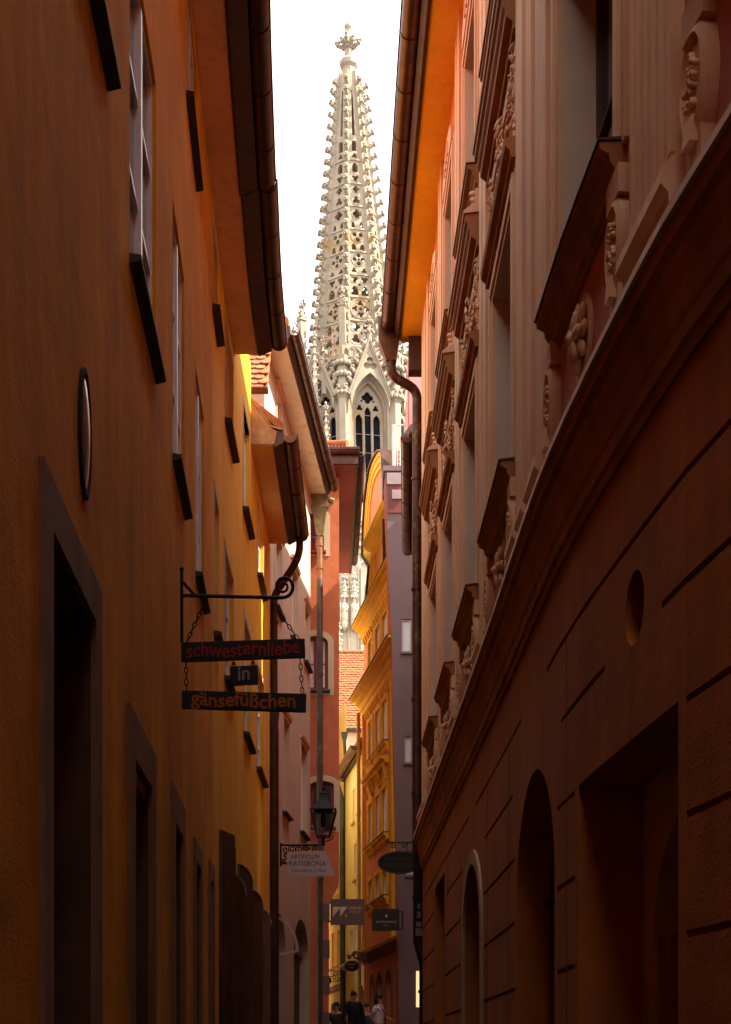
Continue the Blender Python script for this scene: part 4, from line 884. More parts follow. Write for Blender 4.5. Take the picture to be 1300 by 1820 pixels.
for a, b, z0, z1 in wH[:7]: window(LH, H_, a, b, z0, z1, .1, pm=reflect_pane, sill=lemon, so_=.06, sp_=.1, nx=2 if z0 < 7 else 1, ny=3 if z0 < 7 else 2, fw=.045, mull=.05)
for a, b, z0, z1 in wH[7:]: arch_door(LH, H_, a, b, z0, z1, .4, .2)
m = MB(); LH.prof(m, 0, LH.L, [(0, 4.55), (.06, 4.6), (.22, 4.72), (.22, 4.78), (0, 4.84)]); m.build('shopfront_cornice', cream, H_)
gutter(LH, H_, -.1, LH.L - .3, zeH + .12, .3, .14, copper_l, ring=.28, capa=True); m = MB(); LH.prof(m, 0, LH.L, [(-.1, zeH), (.16, zeH), (.16, zeH + .2), (-.1, zeH + .2)]); m.build('eaves', copper_d, H_)
roof(LH, H_, 0, LH.L, zeH + .2, .2, 2.5, 1.4)
m = MB(); q = LH.L - .25; m.tube([LH.p(q, zeH - .05, .3), LH.p(q, zeH - .7, .12), LH.p(q, 1.4, .1)], .085, 8); m.build('downpipe', mat('green_brown_pipe', (.09, .10, .06), rough=.6, metal=.3, var=.4), H_)
m = MB(); p0 = LH.p(.6, zeH + .3, -.4); m.box(p0.x - .3, p0.x + .2, p0.y, p0.y + .5, zeH + .1, zeH + .75); m.build('chimney', copper_d, H_)
m = MB(); r0 = at(635, 1332, 46.5); m.tube([at(627, 1335, 46.5), at(645, 1325, 46.5)], .02, 6); m.tube([at(640, 1328, 46.5), at(640, 1346, 46.5)], .02, 6); m.build('roof_rail', redwood, H_)
# ============================================================ amber house at the bend
J_ = thing('amber_house', 'amber yellow house at the far bend between the red house and the lemon one', 'house', (-1, 53, 0))
LJ = Fac([(-.05 - .135 * 5.2 - .001, 50.52), (-1.55, 55.6)], -1, smooth=False); Y = LJ.sy
dj = (LJ.P[1] - LJ.P[0]); kx = dj.x / dj.y; x0 = LJ.P[0].x - kx * LJ.P[0].y
jy = lambda u: x0 / ((u - U0) / FPX - kx); jz = lambda u, v: CZ + (HZ - v) / FPX * jy(u)
opJ = []; wJ = []
for u1, u2, vt, vb in ((600, 607.5, 1525, 1588), (591, 597, 1540, 1600), (600, 606, 1652, 1714), (590, 596, 1658, 1720)):
    a, b = sorted((Y(jy(u1)), Y(jy(u2)))); ur = (u1 + u2) / 2; opJ.append(op(a, b, jz(ur, vb), jz(ur, vt), .25)); wJ.append((a, b, jz(ur, vb), jz(ur, vt)))
for u1, u2 in ((588, 595), (605, 612)):
    a, b = sorted((Y(jy(u1)), Y(jy(u2)))); opJ.append(op(a, b, 1.6, 3.6, .2, arch=.4)); wJ.append((a, b, 1.6, 3.6))
zj_ = jz(606, 1262)
m = MB(); LJ.wall(m, 0, LJ.L, .8, zj_, opJ, back=.06); m.build('wall', amber, J_)
for a, b, z0, z1 in wJ[:4]: window(LJ, J_, a, b, z0, z1, .2, nx=1, ny=2, fw=.05, sill=amber)
for a, b, z0, z1 in wJ[4:]: arch_door(LJ, J_, a, b, z0, z1, .4, .2)
m = MB(); LJ.prof(m, 0, LJ.L, [(0, jz(600, 1762)), (.12, jz(600, 1760)), (.14, jz(600, 1752)), (0, jz(600, 1749))]); m.build('shopfront_cornice', trim_d, J_)
c = at(612.5, 1308, 50.3); m = MB(); frust(m, (c.x, c.y), .05, .05, c.z - .22, .13, .1, c.z + .12); m.tube([(c.x, c.y, c.z - .2), (c.x + .03, c.y, c.z - .7), (c.x + .03, c.y, 1.4)], .055, 8); m.build('downpipe', verd, J_)
# ============================================================ white walled house with the big tiled roof
K_ = thing('tiled_roof_house', 'off white house wall under a broad sunlit orange beaver tail tile roof below the cathedral', 'house', (0, 60, 0))
YK = 58.0; zk = ZH((HZ - 1303) / FPX * YK)
m = MB(); m.box(-3.2, 2, YK, 64, .8, zk); m.build('wall', offwhite, K_)
pitch = math.atan(1.19); Ls = 5.55
tiles((-2.6, YK - .2, zk + .02), Vector((1, 0, 0)), Vector((0, math.cos(pitch), math.sin(pitch))), Vector((0, -math.sin(pitch), math.cos(pitch))), 4.4, Ls, .185, .17, 'roof', K_)
ridge = Vector((0, YK - .2 + Ls * math.cos(pitch), zk + .02 + Ls * math.sin(pitch)))
m = MB(); 
for k in range(15): m.tube([(-2.6 + k * .3, ridge.y, ridge.z + .02), (-2.6 + k * .3 + .31, ridge.y, ridge.z + .05)], [.11, .09], 8)
m.build('ridge_tiles', tile, K_)
m = MB(); m.quad((-2.6, ridge.y, ridge.z), (1.8, ridge.y, ridge.z), (1.8, ridge.y + 4, ridge.z - 4), (-2.6, ridge.y + 4, ridge.z - 4)); m.build('rear_roof', tile, K_)
gk = Fac([(-.78, YK - .2), (2, YK - .2)], 1, smooth=False); gutter(gk, K_, 0, gk.L, zk + .08, .12, .12, verd, ring=.9, capa=True)
c = at(638, 1218, YK + 2.6); m = MB(); m.tube([c, c + Vector((0, 0, .42))], .06, 8); m.tube([c + Vector((0, 0, .42)), c + Vector((0, 0, .62))], .10, 8); m.build('vent_pipe', copper_d, K_)
# ============================================================ tall pink house high behind the right downpipe
P_ = thing('tall_pink_house', 'tall pink wall with a red edge rising behind the right downpipe', 'house', (3, 50, 0))
m = MB(); m.box(fx(727, 48), 5, 48, 54, .8, ZH((HZ - 645) / FPX * 48)); m.build('wall', mat('pink_plaster', (.40, .22, .20), var=.08), P_)
m = MB(); m.box(fx(725, 48), fx(727, 48) - .001, 47.95, 48.3, .8, ZH((HZ - 640) / FPX * 48)); m.build('red_edge', mat('bright_red_metal', (.45, .03, .02), rough=.5, bump=0), P_)
m = MB(); a = at(717, 772, 47); b = at(736, 748, 47); m.hexa([a, a + Vector((.6, 0, 0)), a + Vector((.6, .8, .2)), a + Vector((0, .8, .2)), b + Vector((-.1, 0, -.1)), b + Vector((.6, 0, 0)), b + Vector((.6, .8, .2)), b + Vector((0, .8, .2))]); m.build('lean_to_roof', slate, P_)
# steel flue beside the gable, on the mauve house
fl_ = thing('steel_flue', 'slim grey steel flue with ladder rungs rising above the mauve parapet', 'flue', at(704, 832, 41))
m = MB(); m.tube([at(700.5, 830, 41), at(700.5, 757, 41)], .055, 10); m.build('pipe', ledge, fl_)
m = MB()
for u in (706.5, 711.5): m.tube([at(u, 830, 41), at(u, 756, 41)], .018, 6)
for v in range(760, 830, 8): m.tube([at(706.5, v, 41), at(711.5, v, 41)], .012, 6)
m.tube([at(698, 756, 41), at(718, 755, 41)], .02, 6); m.build('ladder', ledge, fl_)
vd = thing('roof_vent_hood', 'small white rounded vent hood behind the curved gable', 'vent', at(684, 830, 43.5))
m = MB(); c = at(686, 818, 43.5); m.tube([c + Vector((-.12, .3, 0)), c + Vector((.12, -.1, 0))], .2, 14); m.build('hood', offwhite, vd)
m = MB(); m.tube([at(690, 832, 43.4), at(694, 822, 43.4)], .05, 8); m.ball(at(693, 825, 43.3), .07); m.build('lamp', slate, vd)
# ============================================================ cathedral tower
PHI = R_(-10); AX, AY = (636 - U0) * .06, 150.0
ZT0 = 1.5 + .0573 * (1880 - 900)
T_ = thing('cathedral_tower', 'pale limestone gothic cathedral tower with pierced openwork spire rising above the alley', 'tower', (AX, AY, ZT0))
TILT = R_(-1.1)
upper = []
def rad(v): return .0592 * (17.8 + .1045 * (v - 130))
def zz(v, R=None):
    R = rad(v) if R is None else R
    return 1.5 + (1880 - v) / FPX * (AY - .9 * R)
def foil(cx, cy, r, n=4, rot=0, m=36, sx=1.0):
    d, rl = (.54 * r, .46 * r) if n == 4 else (.50 * r, .48 * r); out = []
    for i in range(m):
        t = 2 * math.pi * i / m; best = .28 * r
        for k in range(n):
            dl = t - (rot + 2 * math.pi * k / n); q = rl * rl - (d * math.sin(dl))**2
            if q >= 0 and math.cos(dl) > 0: best = max(best, d * math.cos(dl) + math.sqrt(q))
        out.append((cx + sx * best * math.cos(t), cy + best * math.sin(t)))
    return out
def circ(cx, cy, r, m=14): return [(cx + r * math.cos(2 * math.pi * i / m), cy + r * math.sin(2 * math.pi * i / m)) for i in range(m)]
def pointed(hw, y0, ys, ya, n=8, cx=0):
    """pointed arch outline, half width hw, sill y0, spring ys, apex ya"""
    h = ya - ys; R = (hw * hw + h * h) / (2 * hw); c = hw - R; a = math.atan2(h, -c); pts = [(cx + hw, y0)]
    pts += [(cx + c + R * math.cos(a * i / n), ys + R * math.sin(a * i / n)) for i in range(n + 1)]
    pts += [(cx - (c + R * math.cos(a * i / n)), ys + R * math.sin(a * i / n)) for i in range(n - 1, -1, -1)] + [(cx - hw, y0)]
    return pts
def ringtube(mb, M, cx, cy, r, t=.05, m=18, z=0):
    mb.tube([M @ Vector((cx + r * math.cos(2 * math.pi * i / m), cy + r * math.sin(2 * math.pi * i / m), z)) for i in range(m + 1)], t, 5, cap=False)
def octcopy(o, ks):
    """eight-fold symmetry: copies turned about the tower axis"""
    for k in ks:
        c = o.copy(); COL.objects.link(c); c.parent = o.parent; c.rotation_euler = (0, 0, R_(45) * k); 
AM = PHI + R_(22.5)
def facet(R, z, tilt=0, push=0):
    """frame of facet 0 at height z: X to the right seen from outside, Y up the slope, Z outward"""
    n = Vector((math.sin(AM), -math.cos(AM), 0)); t = Vector((math.cos(AM), math.sin(AM), 0)); up = (Vector((0, 0, math.cos(tilt))) - n * math.sin(tilt))
    o = Vector((AX, AY, z)) + n * (R * math.cos(R_(22.5)) + push); return frame_m(o, t, up)
lv = [618, 572, 530, 490, 449, 409, 368, 328, 286, 248]
s3 = 2 * math.pi / 6
lay = []
for i in range(9):
    v0, v1 = lv[i], lv[i + 1]; R0, R1 = rad(v0), rad(v1); z0, z1 = zz(v0), zz(v1)
    tl = math.atan2((R0 - R1) * math.cos(R_(22.5)), z1 - z0); H = (z1 - z0) / math.cos(tl); w0, w1 = R0 * .3827, R1 * .3827
    M = facet(R0, z0, tl); wi = (w0 + w1) / 2 - .22; ex = MB(); hs = []
    def F4(x, y, r, rot=math.pi / 2, n=4, ring=True, sx=1): 
        hs.append(foil(x * wi, y * H, r, n, rot, sx=sx)); 
        if ring: ringtube(ex, M, x * wi, y * H, r * 1.12, .05, z=.14)
    up3, dn3 = math.pi / 2, -math.pi / 2
    if i == 0:
        for x in (-.5, .5): F4(x, .76, wi * .40); F4(x, .27, wi * .42, up3, 3)
        hs.append(foil(0, .52 * H, wi * .12, 4, 0))
    elif i == 1:
        for k in range(4): t = k * math.pi / 2; hs.append(foil(wi * .52 * math.cos(t), H * .5 + wi * .52 * math.sin(t), wi * .29, 3, t)); ringtube(ex, M, wi * .52 * math.cos(t), H * .5 + wi * .52 * math.sin(t), wi * .33, .04, z=.14)
        hs.append(circ(0, H * .5, wi * .15)); ringtube(ex, M, 0, H * .5, wi * .92, .07, 28, z=.16)
        for sx_ in (-1, 1):
            for sy_ in (-1, 1): hs.append([(sx_ * wi * .86, H * .5 + sy_ * wi * .86), (sx_ * wi * .86, H * .5 + sy_ * wi * .62), (sx_ * wi * .62, H * .5 + sy_ * wi * .86)])
    elif i == 2:
        for x in (-.5, .5): F4(x, .78, wi * .38, dn3, 3); hs.append(pointed(wi * .36, H * .08, H * .22, H * .5, cx=x * wi))
        hs.append(foil(0, .55 * H, wi * .14, 4, 0))
    elif i == 3:
        for k in range(4): t = k * math.pi / 2; hs.append(circ(wi * .45 * math.cos(t), H * .66 + wi * .45 * math.sin(t), wi * .23, 12))
        hs.append(circ(0, H * .66, wi * .12)); ringtube(ex, M, 0, H * .66, wi * .78, .06, 24, z=.15)
        for x in (-.55, .55): hs.append(foil(x * wi, H * .17, wi * .30, 3, up3))
    elif i == 4:
        for k in range(3): t = dn3 + k * 2 * math.pi / 3; hs.append(circ(wi * .42 * math.cos(t), H * .68 + wi * .42 * math.sin(t), wi * .27, 12))
        ringtube(ex, M, 0, H * .68, wi * .8, .06, 24, z=.15)
        for x in (-.5, .5): hs.append(pointed(wi * .27, H * .05, H * .2, H * .34, cx=x * wi))
    elif i == 5:
        F4(0, .66, wi * .62); 
        for x in (-.55, .55): hs.append(pointed(wi * .24, H * .05, H * .15, H * .32, cx=x * wi))
    elif i == 6: F4(0, .74, wi * .55); F4(0, .26, wi * .62, up3, 3)
    elif i == 7: F4(0, .24, wi * .66, dn3, 3); hs.append(pointed(wi * .5, H * .48, H * .7, H * .9))
    else: hs.append(foil(0, H * .2, wi * .6, 3, up3)); hs.append([(-wi * .5, H * .42), (wi * .5, H * .42), (wi * .45, H * .9), (-wi * .45, H * .9)])
    ex.hexa([M @ Vector(p) for p in ((-w0, -.10, -.2), (w0, -.10, -.2), (w0, -.10, .26), (-w0, -.10, .26), (-w0, .12, -.2), (w0, .12, -.2), (w0, .12, .18), (-w0, .12, .18))])
    o = flat('tracery_panel', [[(-w0, 0), (w0, 0), (w1, H), (-w1, H)]] + hs, .15, M, stone, T_, ex); upper.append(o); octcopy(o, range(1, 8))
# slotted top stage
v0, v1 = 248, 128; R0, R1 = rad(v0), rad(v1); z0, z1 = zz(v0), zz(v1); tl = math.atan2((R0 - R1) * .9239, z1 - z0); H = (z1 - z0) / math.cos(tl); w0, w1 = R0 * .3827, R1 * .3827
M = facet(R0, z0, tl); o = flat('slotted_panel', [[(-w0, 0), (w0, 0), (w1, H), (-w1, H)], [(-.16, .4), (.16, .4), (.06, H * .72), (-.06, H * .72)]], .13, M, stone, T_); octcopy(o, range(1, 8))
# ribs with crockets
def crocket(mb, c, out, up, s):
    s = s * 1.35
    a = c + out * .10 * s; mb.tube([c - out * .1 - up * .12 * s, a + out * .16 * s, a + out * .36 * s + up * .14 * s], [.24 * s, .19 * s, .15 * s], 6)
    sd = out.cross(up)
    for dx, dz, ds, r in ((.44, .22, 0, .17), (.50, .05, .12, .12), (.50, .05, -.12, .12), (.36, .30, .13, .11), (.36, .30, -.13, .11)):
        mb.ball(a + out * (dx - .1) * s + up * dz * s + sd * ds * s, r * s * 1.1, r * s * 1.1, r * s, 6, 4)
def corner(R, z, a=PHI): return Vector((AX + R * math.sin(a), AY - R * math.cos(a), z))
cn = Vector((math.sin(PHI), -math.cos(PHI), 0)); ct = Vector((math.cos(PHI), math.sin(PHI), 0))
mb = MB(); a = corner(rad(640), zz(640)); b = corner(rad(126), zz(126)); ax = (b - a).normalized(); L = (b - a).length
w0_, w1_ = .36, .22
for (wa, wb, da, db) in ((w0_, w1_, .30, .2), (w0_ * .6, w1_ * .6, .42, .28)):
    mb.hexa([a - ct * wa - cn * .3, a + ct * wa - cn * .3, a + ct * wa * .8 + cn * da, a - ct * wa * .8 + cn * da, b - ct * wb - cn * .15, b + ct * wb - cn * .15, b + ct * wb * .8 + cn * db, b - ct * wb * .8 + cn * db])
k = .6
while k < L - .5:
    t = k / L; crocket(mb, a + ax * k + cn * (.40 - .14 * t), cn, Vector((0, 0, 1)), 1.0 - .2 * t); k += 1.26
o = mb.build('spire_rib', stone, T_); octcopy(o, range(1, 8))
# finial
zt = lambda v: zz(v, .5); fxc = Vector((AX, AY, 0))
mb = MB(); mb.lathe(fxc, [(.85, zt(140)), (.72, zt(118)), (.98, zt(113)), (1.0, zt(106)), (.8, zt(101)), (.46, zt(99)), (.42, zt(84)), (.62, zt(80))], 8, smooth=False, rot=.2)
mb.lathe(fxc, [(.6, zt(80)), (.7, zt(74)), (.6, zt(66)), (.32, zt(62)), (.27, zt(46)), (.42, zt(44)), (.44, zt(41)), (.3, zt(37)), (.1, zt(33)), (.02, zt(30))], 10, rot=.2); mb.tube([(AX, AY, zt(32)), (AX, AY, zt(24))], .03, 5)
for k in range(8):
    t = PHI + R_(45) * k; d = Vector((math.sin(t), -math.cos(t), 0)); Lk = 1.15 if k % 2 == 0 else .8
    for f, z, r in ((.5, 80, .22), (.75, 76, .25), (1.0, 73, .26), (1.15, 68, .2), (.9, 68, .2), (.6, 66, .2)): mb.ball(Vector((AX, AY, zt(z))) + d * Lk * f, r, r, r * .9, 6, 5)
mb.build('finial', stone, T_)
# ---- lantern storey
RL = 6.9; zl = lambda v: zz(v, RL); WL = RL * .3827
M = facet(RL, zl(905)); yv = lambda v: zl(v) - zl(905)
o = flat('lantern_wall', [[(-WL, 0), (WL, 0), (WL, yv(645)), (-WL, yv(645))], pointed(1.85, yv(897), yv(735), yv(672))], .3, M, stone, T_); octcopy(o, range(1, 8))
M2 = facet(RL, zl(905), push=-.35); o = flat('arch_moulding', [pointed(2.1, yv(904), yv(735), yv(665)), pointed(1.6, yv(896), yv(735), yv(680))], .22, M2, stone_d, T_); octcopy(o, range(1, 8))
ex = MB()
for v in (733, 767, 800, 835, 868): ex.tube([M2 @ Vector((-1.4, yv(v), -.45)), M2 @ Vector((1.4, yv(v), -.45))], .035, 5)
for x in (-.45, .45): ex.tube([M2 @ Vector((x, yv(894), -.22)), M2 @ Vector((x, yv(725), -.22))], .07, 6)
hs = [foil(0, yv(703), .62, 4, 0), foil(-.85, yv(722), .34, 3, up3), foil(.85, yv(722), .34, 3, up3), circ(-.62, yv(709), .12), circ(.62, yv(709), .12)]
hs += [pointed(.33, yv(893), yv(731), yv(719)), pointed(.36, yv(893), yv(744), yv(733), cx=-.93), pointed(.36, yv(893), yv(744), yv(733), cx=.93)]
o = flat('window_tracery', [pointed(1.66, yv(896.5), yv(735), yv(678))] + hs, .12, facet(RL, zl(905), push=-.7), stone, T_, ex); octcopy(o, range(1, 8))
mb = MB(); G = facet(RL, zl(905), push=-1.0); mb.poly([G @ Vector((x, y, 0)) for x, y in pointed(1.7, yv(898), yv(735), yv(676))]); o = mb.build('stained_glass', leaded, T_); octcopy(o, range(1, 8))
# wimperg gable
Gm = facet(RL, zl(905), push=.75); arc = pointed(1.95, yv(735), yv(735), yv(670))
hw = 2.28; ex = MB()
for s_ in (-1, 1):
    p0, p1 = Vector((s_ * hw, yv(712), 0)), Vector((0, yv(612), 0))
    for off, w_, dz in ((0, .16, .22), (-.22, .10, .14)):
        q0, q1 = p0 + Vector((s_ * off, 0, dz)), p1 + Vector((0, off * 2.2, dz)); ex.bar(Gm @ q0, Gm @ q1, w_, .3, up=cn)
    for k in range(6):
        c = p0.lerp(p1, (k + .5) / 6); out = (Gm.to_3x3() @ Vector((s_ * .93, .36, 0))).normalized(); crocket(ex, Gm @ c, out, Vector((0, 0, 1)), .95)
ex.tube([Gm @ Vector((0, yv(616), 0)), Gm @ Vector((0, yv(574), 0))], [.26, .12], 8)
for v, n_, r in ((597, 6, .42), (580, 6, .34)):
    for k in range(n_): t = 2 * math.pi * k / n_; ex.ball(Gm @ Vector((r * math.cos(t), yv(v), r * math.sin(t))), .18, .18, .18, 6, 4)
ex.ball(Gm @ Vector((0, yv(572), 0)), .2)
tri = [(-hw, yv(712)), (-hw + .16, yv(712)), (-1.95, yv(730))] + arc[::-1][1:-1] + [(1.95, yv(730)), (hw - .16, yv(712)), (hw, yv(712)), (0, yv(612))]
o = flat('gable', [tri, foil(0, yv(655), .72, 3, up3)], .16, Gm, stone, T_, ex); octcopy(o, range(1, 8))
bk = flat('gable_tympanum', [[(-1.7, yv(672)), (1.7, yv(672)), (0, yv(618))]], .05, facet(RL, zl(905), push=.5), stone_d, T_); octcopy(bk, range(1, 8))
# corner piers and their pinnacles
def pinnacle(mb, x, y, z0, z1, w, rot=PHI, crk=True, shaft=.45):
    c = Vector((x, y, 0)); zs = z0 + (z1 - z0) * shaft; r = w * .72
    mb.lathe(c, [(r, z0), (r, zs), (r * 1.35, zs + .05), (r * 1.35, zs + .22), (r * .85, zs + .25)], 4, smooth=False, rot=rot + math.pi / 4)
    mb.lathe(c, [(r * .85, zs + .2), (r * .12, z1 - .3)], 4, smooth=False, rot=rot + math.pi / 4)
    for k in range(4):
        t = rot + math.pi / 2 * k + math.pi / 4; d = Vector((math.cos(t), math.sin(t), 0)); n_ = max(3, int((z1 - zs) / .75))
        if crk:
            for j in range(n_): f = (j + .4) / n_; mb.ball(c + d * (r * .9 * (1 - f) + .08) + Vector((0, 0, zs + .25 + (z1 - zs - .5) * f)), .13, .13, .11, 5, 4)
        d2 = Vector((math.cos(rot + math.pi / 2 * k), math.sin(rot + math.pi / 2 * k), 0)); a0 = c + d2 * r * .72
        sdv = Vector((-d2.y, d2.x, 0)); mb.add([a0 - sdv * r * .7 + Vector((0, 0, zs)), a0 + sdv * r * .7 + Vector((0, 0, zs)), a0 + d2 * .05 + Vector((0, 0, zs + w * 1.6)), c + Vector((0, 0, zs + w * .6))], [(0, 1, 2), (0, 2, 3), (1, 3, 2)])
        mb.ball(c + d2 * .2 + Vector((0, 0, z1 - .45)), .13, .13, .13, 5, 4)
    mb.ball(c + Vector((0, 0, z1 - .1)), .14, .14, .2, 6, 5)
mb = MB(); c0 = corner(RL + .15, 0)
mb.lathe((c0.x, c0.y, 0), [(.62, zl(905)), (.62, zl(716)), (.85, zl(712)), (.8, zl(706)), (.66, zl(703)), (.66, zl(640))], 6, smooth=False, rot=PHI)
for v, r in ((708, .24), (675, .3), (655, .28)):
    for k in range(7): t = PHI - math.pi / 2 + (k - 3) * .5; mb.ball(Vector((c0.x, c0.y, zl(v))) + Vector((math.cos(t), math.sin(t), 0)) * .8, r, r, r, 6, 4)
o = mb.build('corner_pier', stone, T_); octcopy(o, range(1, 8))
mb = MB(); c0 = corner(RL - .3, 0); pinnacle(mb, c0.x, c0.y, zl(642), zl(512), .62, shaft=.72); o = mb.build('pinnacle', stone, T_); octcopy(o, range(1, 8))
# cornice ring and balustrade
mb = MB(); mb.lathe(fxc, [(RL - .3, zl(664)), (RL + .15, zl(662)), (RL + .2, zl(657)), (RL + .75, zl(653)), (RL + .8, zl(648)), (RL + .3, zl(644)), (3, zl(643))], 8, smooth=False, rot=PHI + math.pi / 2); mb.build('cornice', stone, T_)
M3 = facet(RL + .45, zl(643)); Wb = (RL + .45) * .3827; Hb = zl(622) - zl(643)
hs = [pointed(.20, .12, Hb * .5, Hb * .8, cx=-Wb + .45 + k * .56, n=4) for k in range(int((2 * Wb - .5) / .56))]
o = flat('balustrade', [[(-Wb, 0), (Wb, 0), (Wb, Hb), (-Wb, Hb)]] + hs, .08, M3, stone, T_); octcopy(o, range(1, 8))
mb = MB(); mb.lathe(fxc, [(rad(640) + .2, zl(645)), (rad(632), zz(618))], 8, smooth=False, rot=PHI + math.pi / 2); mb.build('spire_base', stone, T_)
mb = MB(); mb.lathe(fxc, [(RL + .2, zl(905)), (RL + .3, zl(900)), (RL + .7, zl(915)), (RL + .9, zl(935)), (RL + .9, zl(960))][::-1], 8, smooth=False, rot=PHI + math.pi / 2); mb.build('lantern_base', stone, T_)
for (u, vt, vb, w, dy) in ((547.5, 531, 820, .55, 2), (536.5, 566, 820, .5, 6), (564.5, 588, 900, .7, -7.2), (582.5, 714, 900, .6, -8), (580, 597, 700, .4, -6.5), (552, 640, 900, 1.2, -3)):
    Yp = AY + dy; p = at(u, vt, Yp); mb = MB(); pinnacle(mb, p.x, Yp, at(u, vb, Yp).z, p.z, w, rot=.3, shaft=.5); mb.build('side_pinnacle', stone, T_)
# tie the small scaffold of rods beside the spire base
mb = MB()
for u0_, v0_, u1_, v1_ in ((572, 592, 600, 612), (590, 588, 575, 616), (596, 575, 596, 630)): mb.tube([at(u0_, v0_, 142), at(u1_, v1_, 142)], .04, 5)
mb.build('lightning_rod', copper_l, T_)
T_.rotation_euler = (0, TILT, 0)
# ---- square shaft: its front towards the alley
YS = 141.6; SX0, SX1 = AX - 8.2 + .6, AX + 8.2 + .6; zs = lambda v: 1.5 + (1880 - v) / FPX * YS; sx = lambda u: (u - U0) / FPX * YS
T_.rotation_euler = (0, 0, 0); S_ = T_; before = set(o.name for o in T_.children)
mb = MB(); mb.box(SX0, SX1, YS, 158, 0, zs(925)); mb.build('wall', stone_p, S_)
mb = MB()
for v0, v1, d in ((972, 966, .35), (966, 963, .2), (950, 947, .45), (930, 927, .5), (985, 982, .25)): mb.box(SX0 - d, SX1 + d, YS - d, YS + .5, zs(v0), zs(v1))
for k in range(60):
    x = SX0 + .15 + k * .275; mb.ball((x, YS - .22, zs(958)), .13, .1, .12, 5, 4)
mb.build('cornice', stone_p, S_)
n_ = int((SX1 - SX0 + .6) / .8); hs = [foil(.5 + k * .8, .5, .3, 4, 0, 20) for k in range(n_)]
flat('balustrade', [[(0, 0), (n_ * .8 + .2, 0), (n_ * .8 + .2, 1.0), (0, 1.0)]] + hs, .07, frame_m((SX0 - .3, YS - .3, zs(947)), (1, 0, 0), (0, 0, 1)), stone_p, S_)
rb = []; bay = 1.015; x = sx(619.5) - bay * 6
while x < SX1:
    mb = MB(); mb.lathe((x, YS - .08, 0), [(.17, 8), (.13, zs(1012)), (.22, zs(1010)), (.26, zs(1004)), (.2, zs(1000)), (.13, zs(999)), (.12, zs(985)), (.17, zs(981)), (.12, zs(977)), (.1, zs(973))], 8)
    for v in (980, 988, 995): 
        for dx in (-.14, .14): mb.ball((x + dx, YS - .14, zs(v)), .07, .07, .07, 5, 4)
    mb.build('shaft_rib', stone_p, S_)
    xc = x + bay / 2
    g2_ = pointed(.40, zs(1010), zs(1010), zs(1001), cx=xc); flat('blind_arch', [[(xc - .5, zs(1004) - .5), (xc - .44, zs(1004) - .5)] + [(p, q) for p, q in pointed(.42, zs(1010), zs(1010), zs(1000), cx=xc)[::-1]][1:-1] + [(xc + .44, zs(1004) - .5), (xc + .5, zs(1004) - .5), (xc + .46, zs(1001)), (xc + .2, zs(996)), (xc, zs(984)), (xc - .2, zs(996)), (xc - .46, zs(1001))]], .07, frame_m((0, YS - .08, 0), (1, 0, 0), (0, 0, 1)), stone_p, S_)
    x += bay
for u in (613, 630):
    xs = sx(u); st_ = MB()
    st_.lathe((xs, YS - .35, 0), [(.12, zs(1124)), (.34, zs(1116)), (.36, zs(1108)), (.3, zs(1107)), (.34, zs(1106)), (.36, zs(1098)), (.30, zs(1090)), (.33, zs(1080)), (.26, zs(1075)), (.10, zs(1073)), (.11, zs(1071))], 10)
    st_.ball((xs, YS - .36, zs(1069)), .17, .17, .21, 8, 6); st_.tube([(xs - .3, YS - .4, zs(1078)), (xs - .1, YS - .62, zs(1086)), (xs + .12, YS - .62, zs(1082))], .09, 6); st_.tube([(xs + .3, YS - .4, zs(1078)), (xs + .22, YS - .62, zs(1088))], .09, 6)
    st_.tube([(xs - (.42 if u < 620 else -.42), YS - .6, zs(1110)), (xs - (.42 if u < 620 else -.42), YS - .6, zs(1074))], .04, 5)
    for k in range(7): st_.tube([(xs + .3 * math.sin(k - 3) * .9, YS - .62, zs(1106)), (xs + .25 * math.sin(k - 3), YS - .58, zs(1084))], .035, 4)
    st_.build('statue', stone_p, S_)
    c_ = MB(); pinnacle(c_, xs, YS - .3, zs(1066), zs(1020), .42, rot=.78, shaft=.25)
    for k in range(6): c_.ball((xs - .3 + k * .12, YS - .5, zs(1063)), .1, .1, .16, 5, 4)
    c_.build('canopy', stone_p, S_)
c_ = MB(); xw = sx(655); c_.box(xw - .5, xw + 1.5, YS - .01, YS - .003, zs(1180), zs(1060)); c_.build('glass', leaded, S_)
flat('window_surround', [[(xw - .75, zs(1200)), (xw + 1.9, zs(1200)), (xw + 1.9, zs(1010)), (xw - .75, zs(1010))], pointed(.75, zs(1190), zs(1050), zs(1028), cx=xw + .35)], .1, frame_m((0, YS - .11, 0), (1, 0, 0), (0, 0, 1)), stone_p, S_)
pn = MB(); px_ = sx(604); pinnacle(pn, px_, YS - .5, zs(1200), zs(1110), .4, rot=0, shaft=.55); pn.build('side_pinnacle', stone_p, S_)
for o in T_.children:
    if o.name not in before: o.rotation_euler = (0, -TILT, 0)
T_.rotation_euler = (0, TILT, 0)
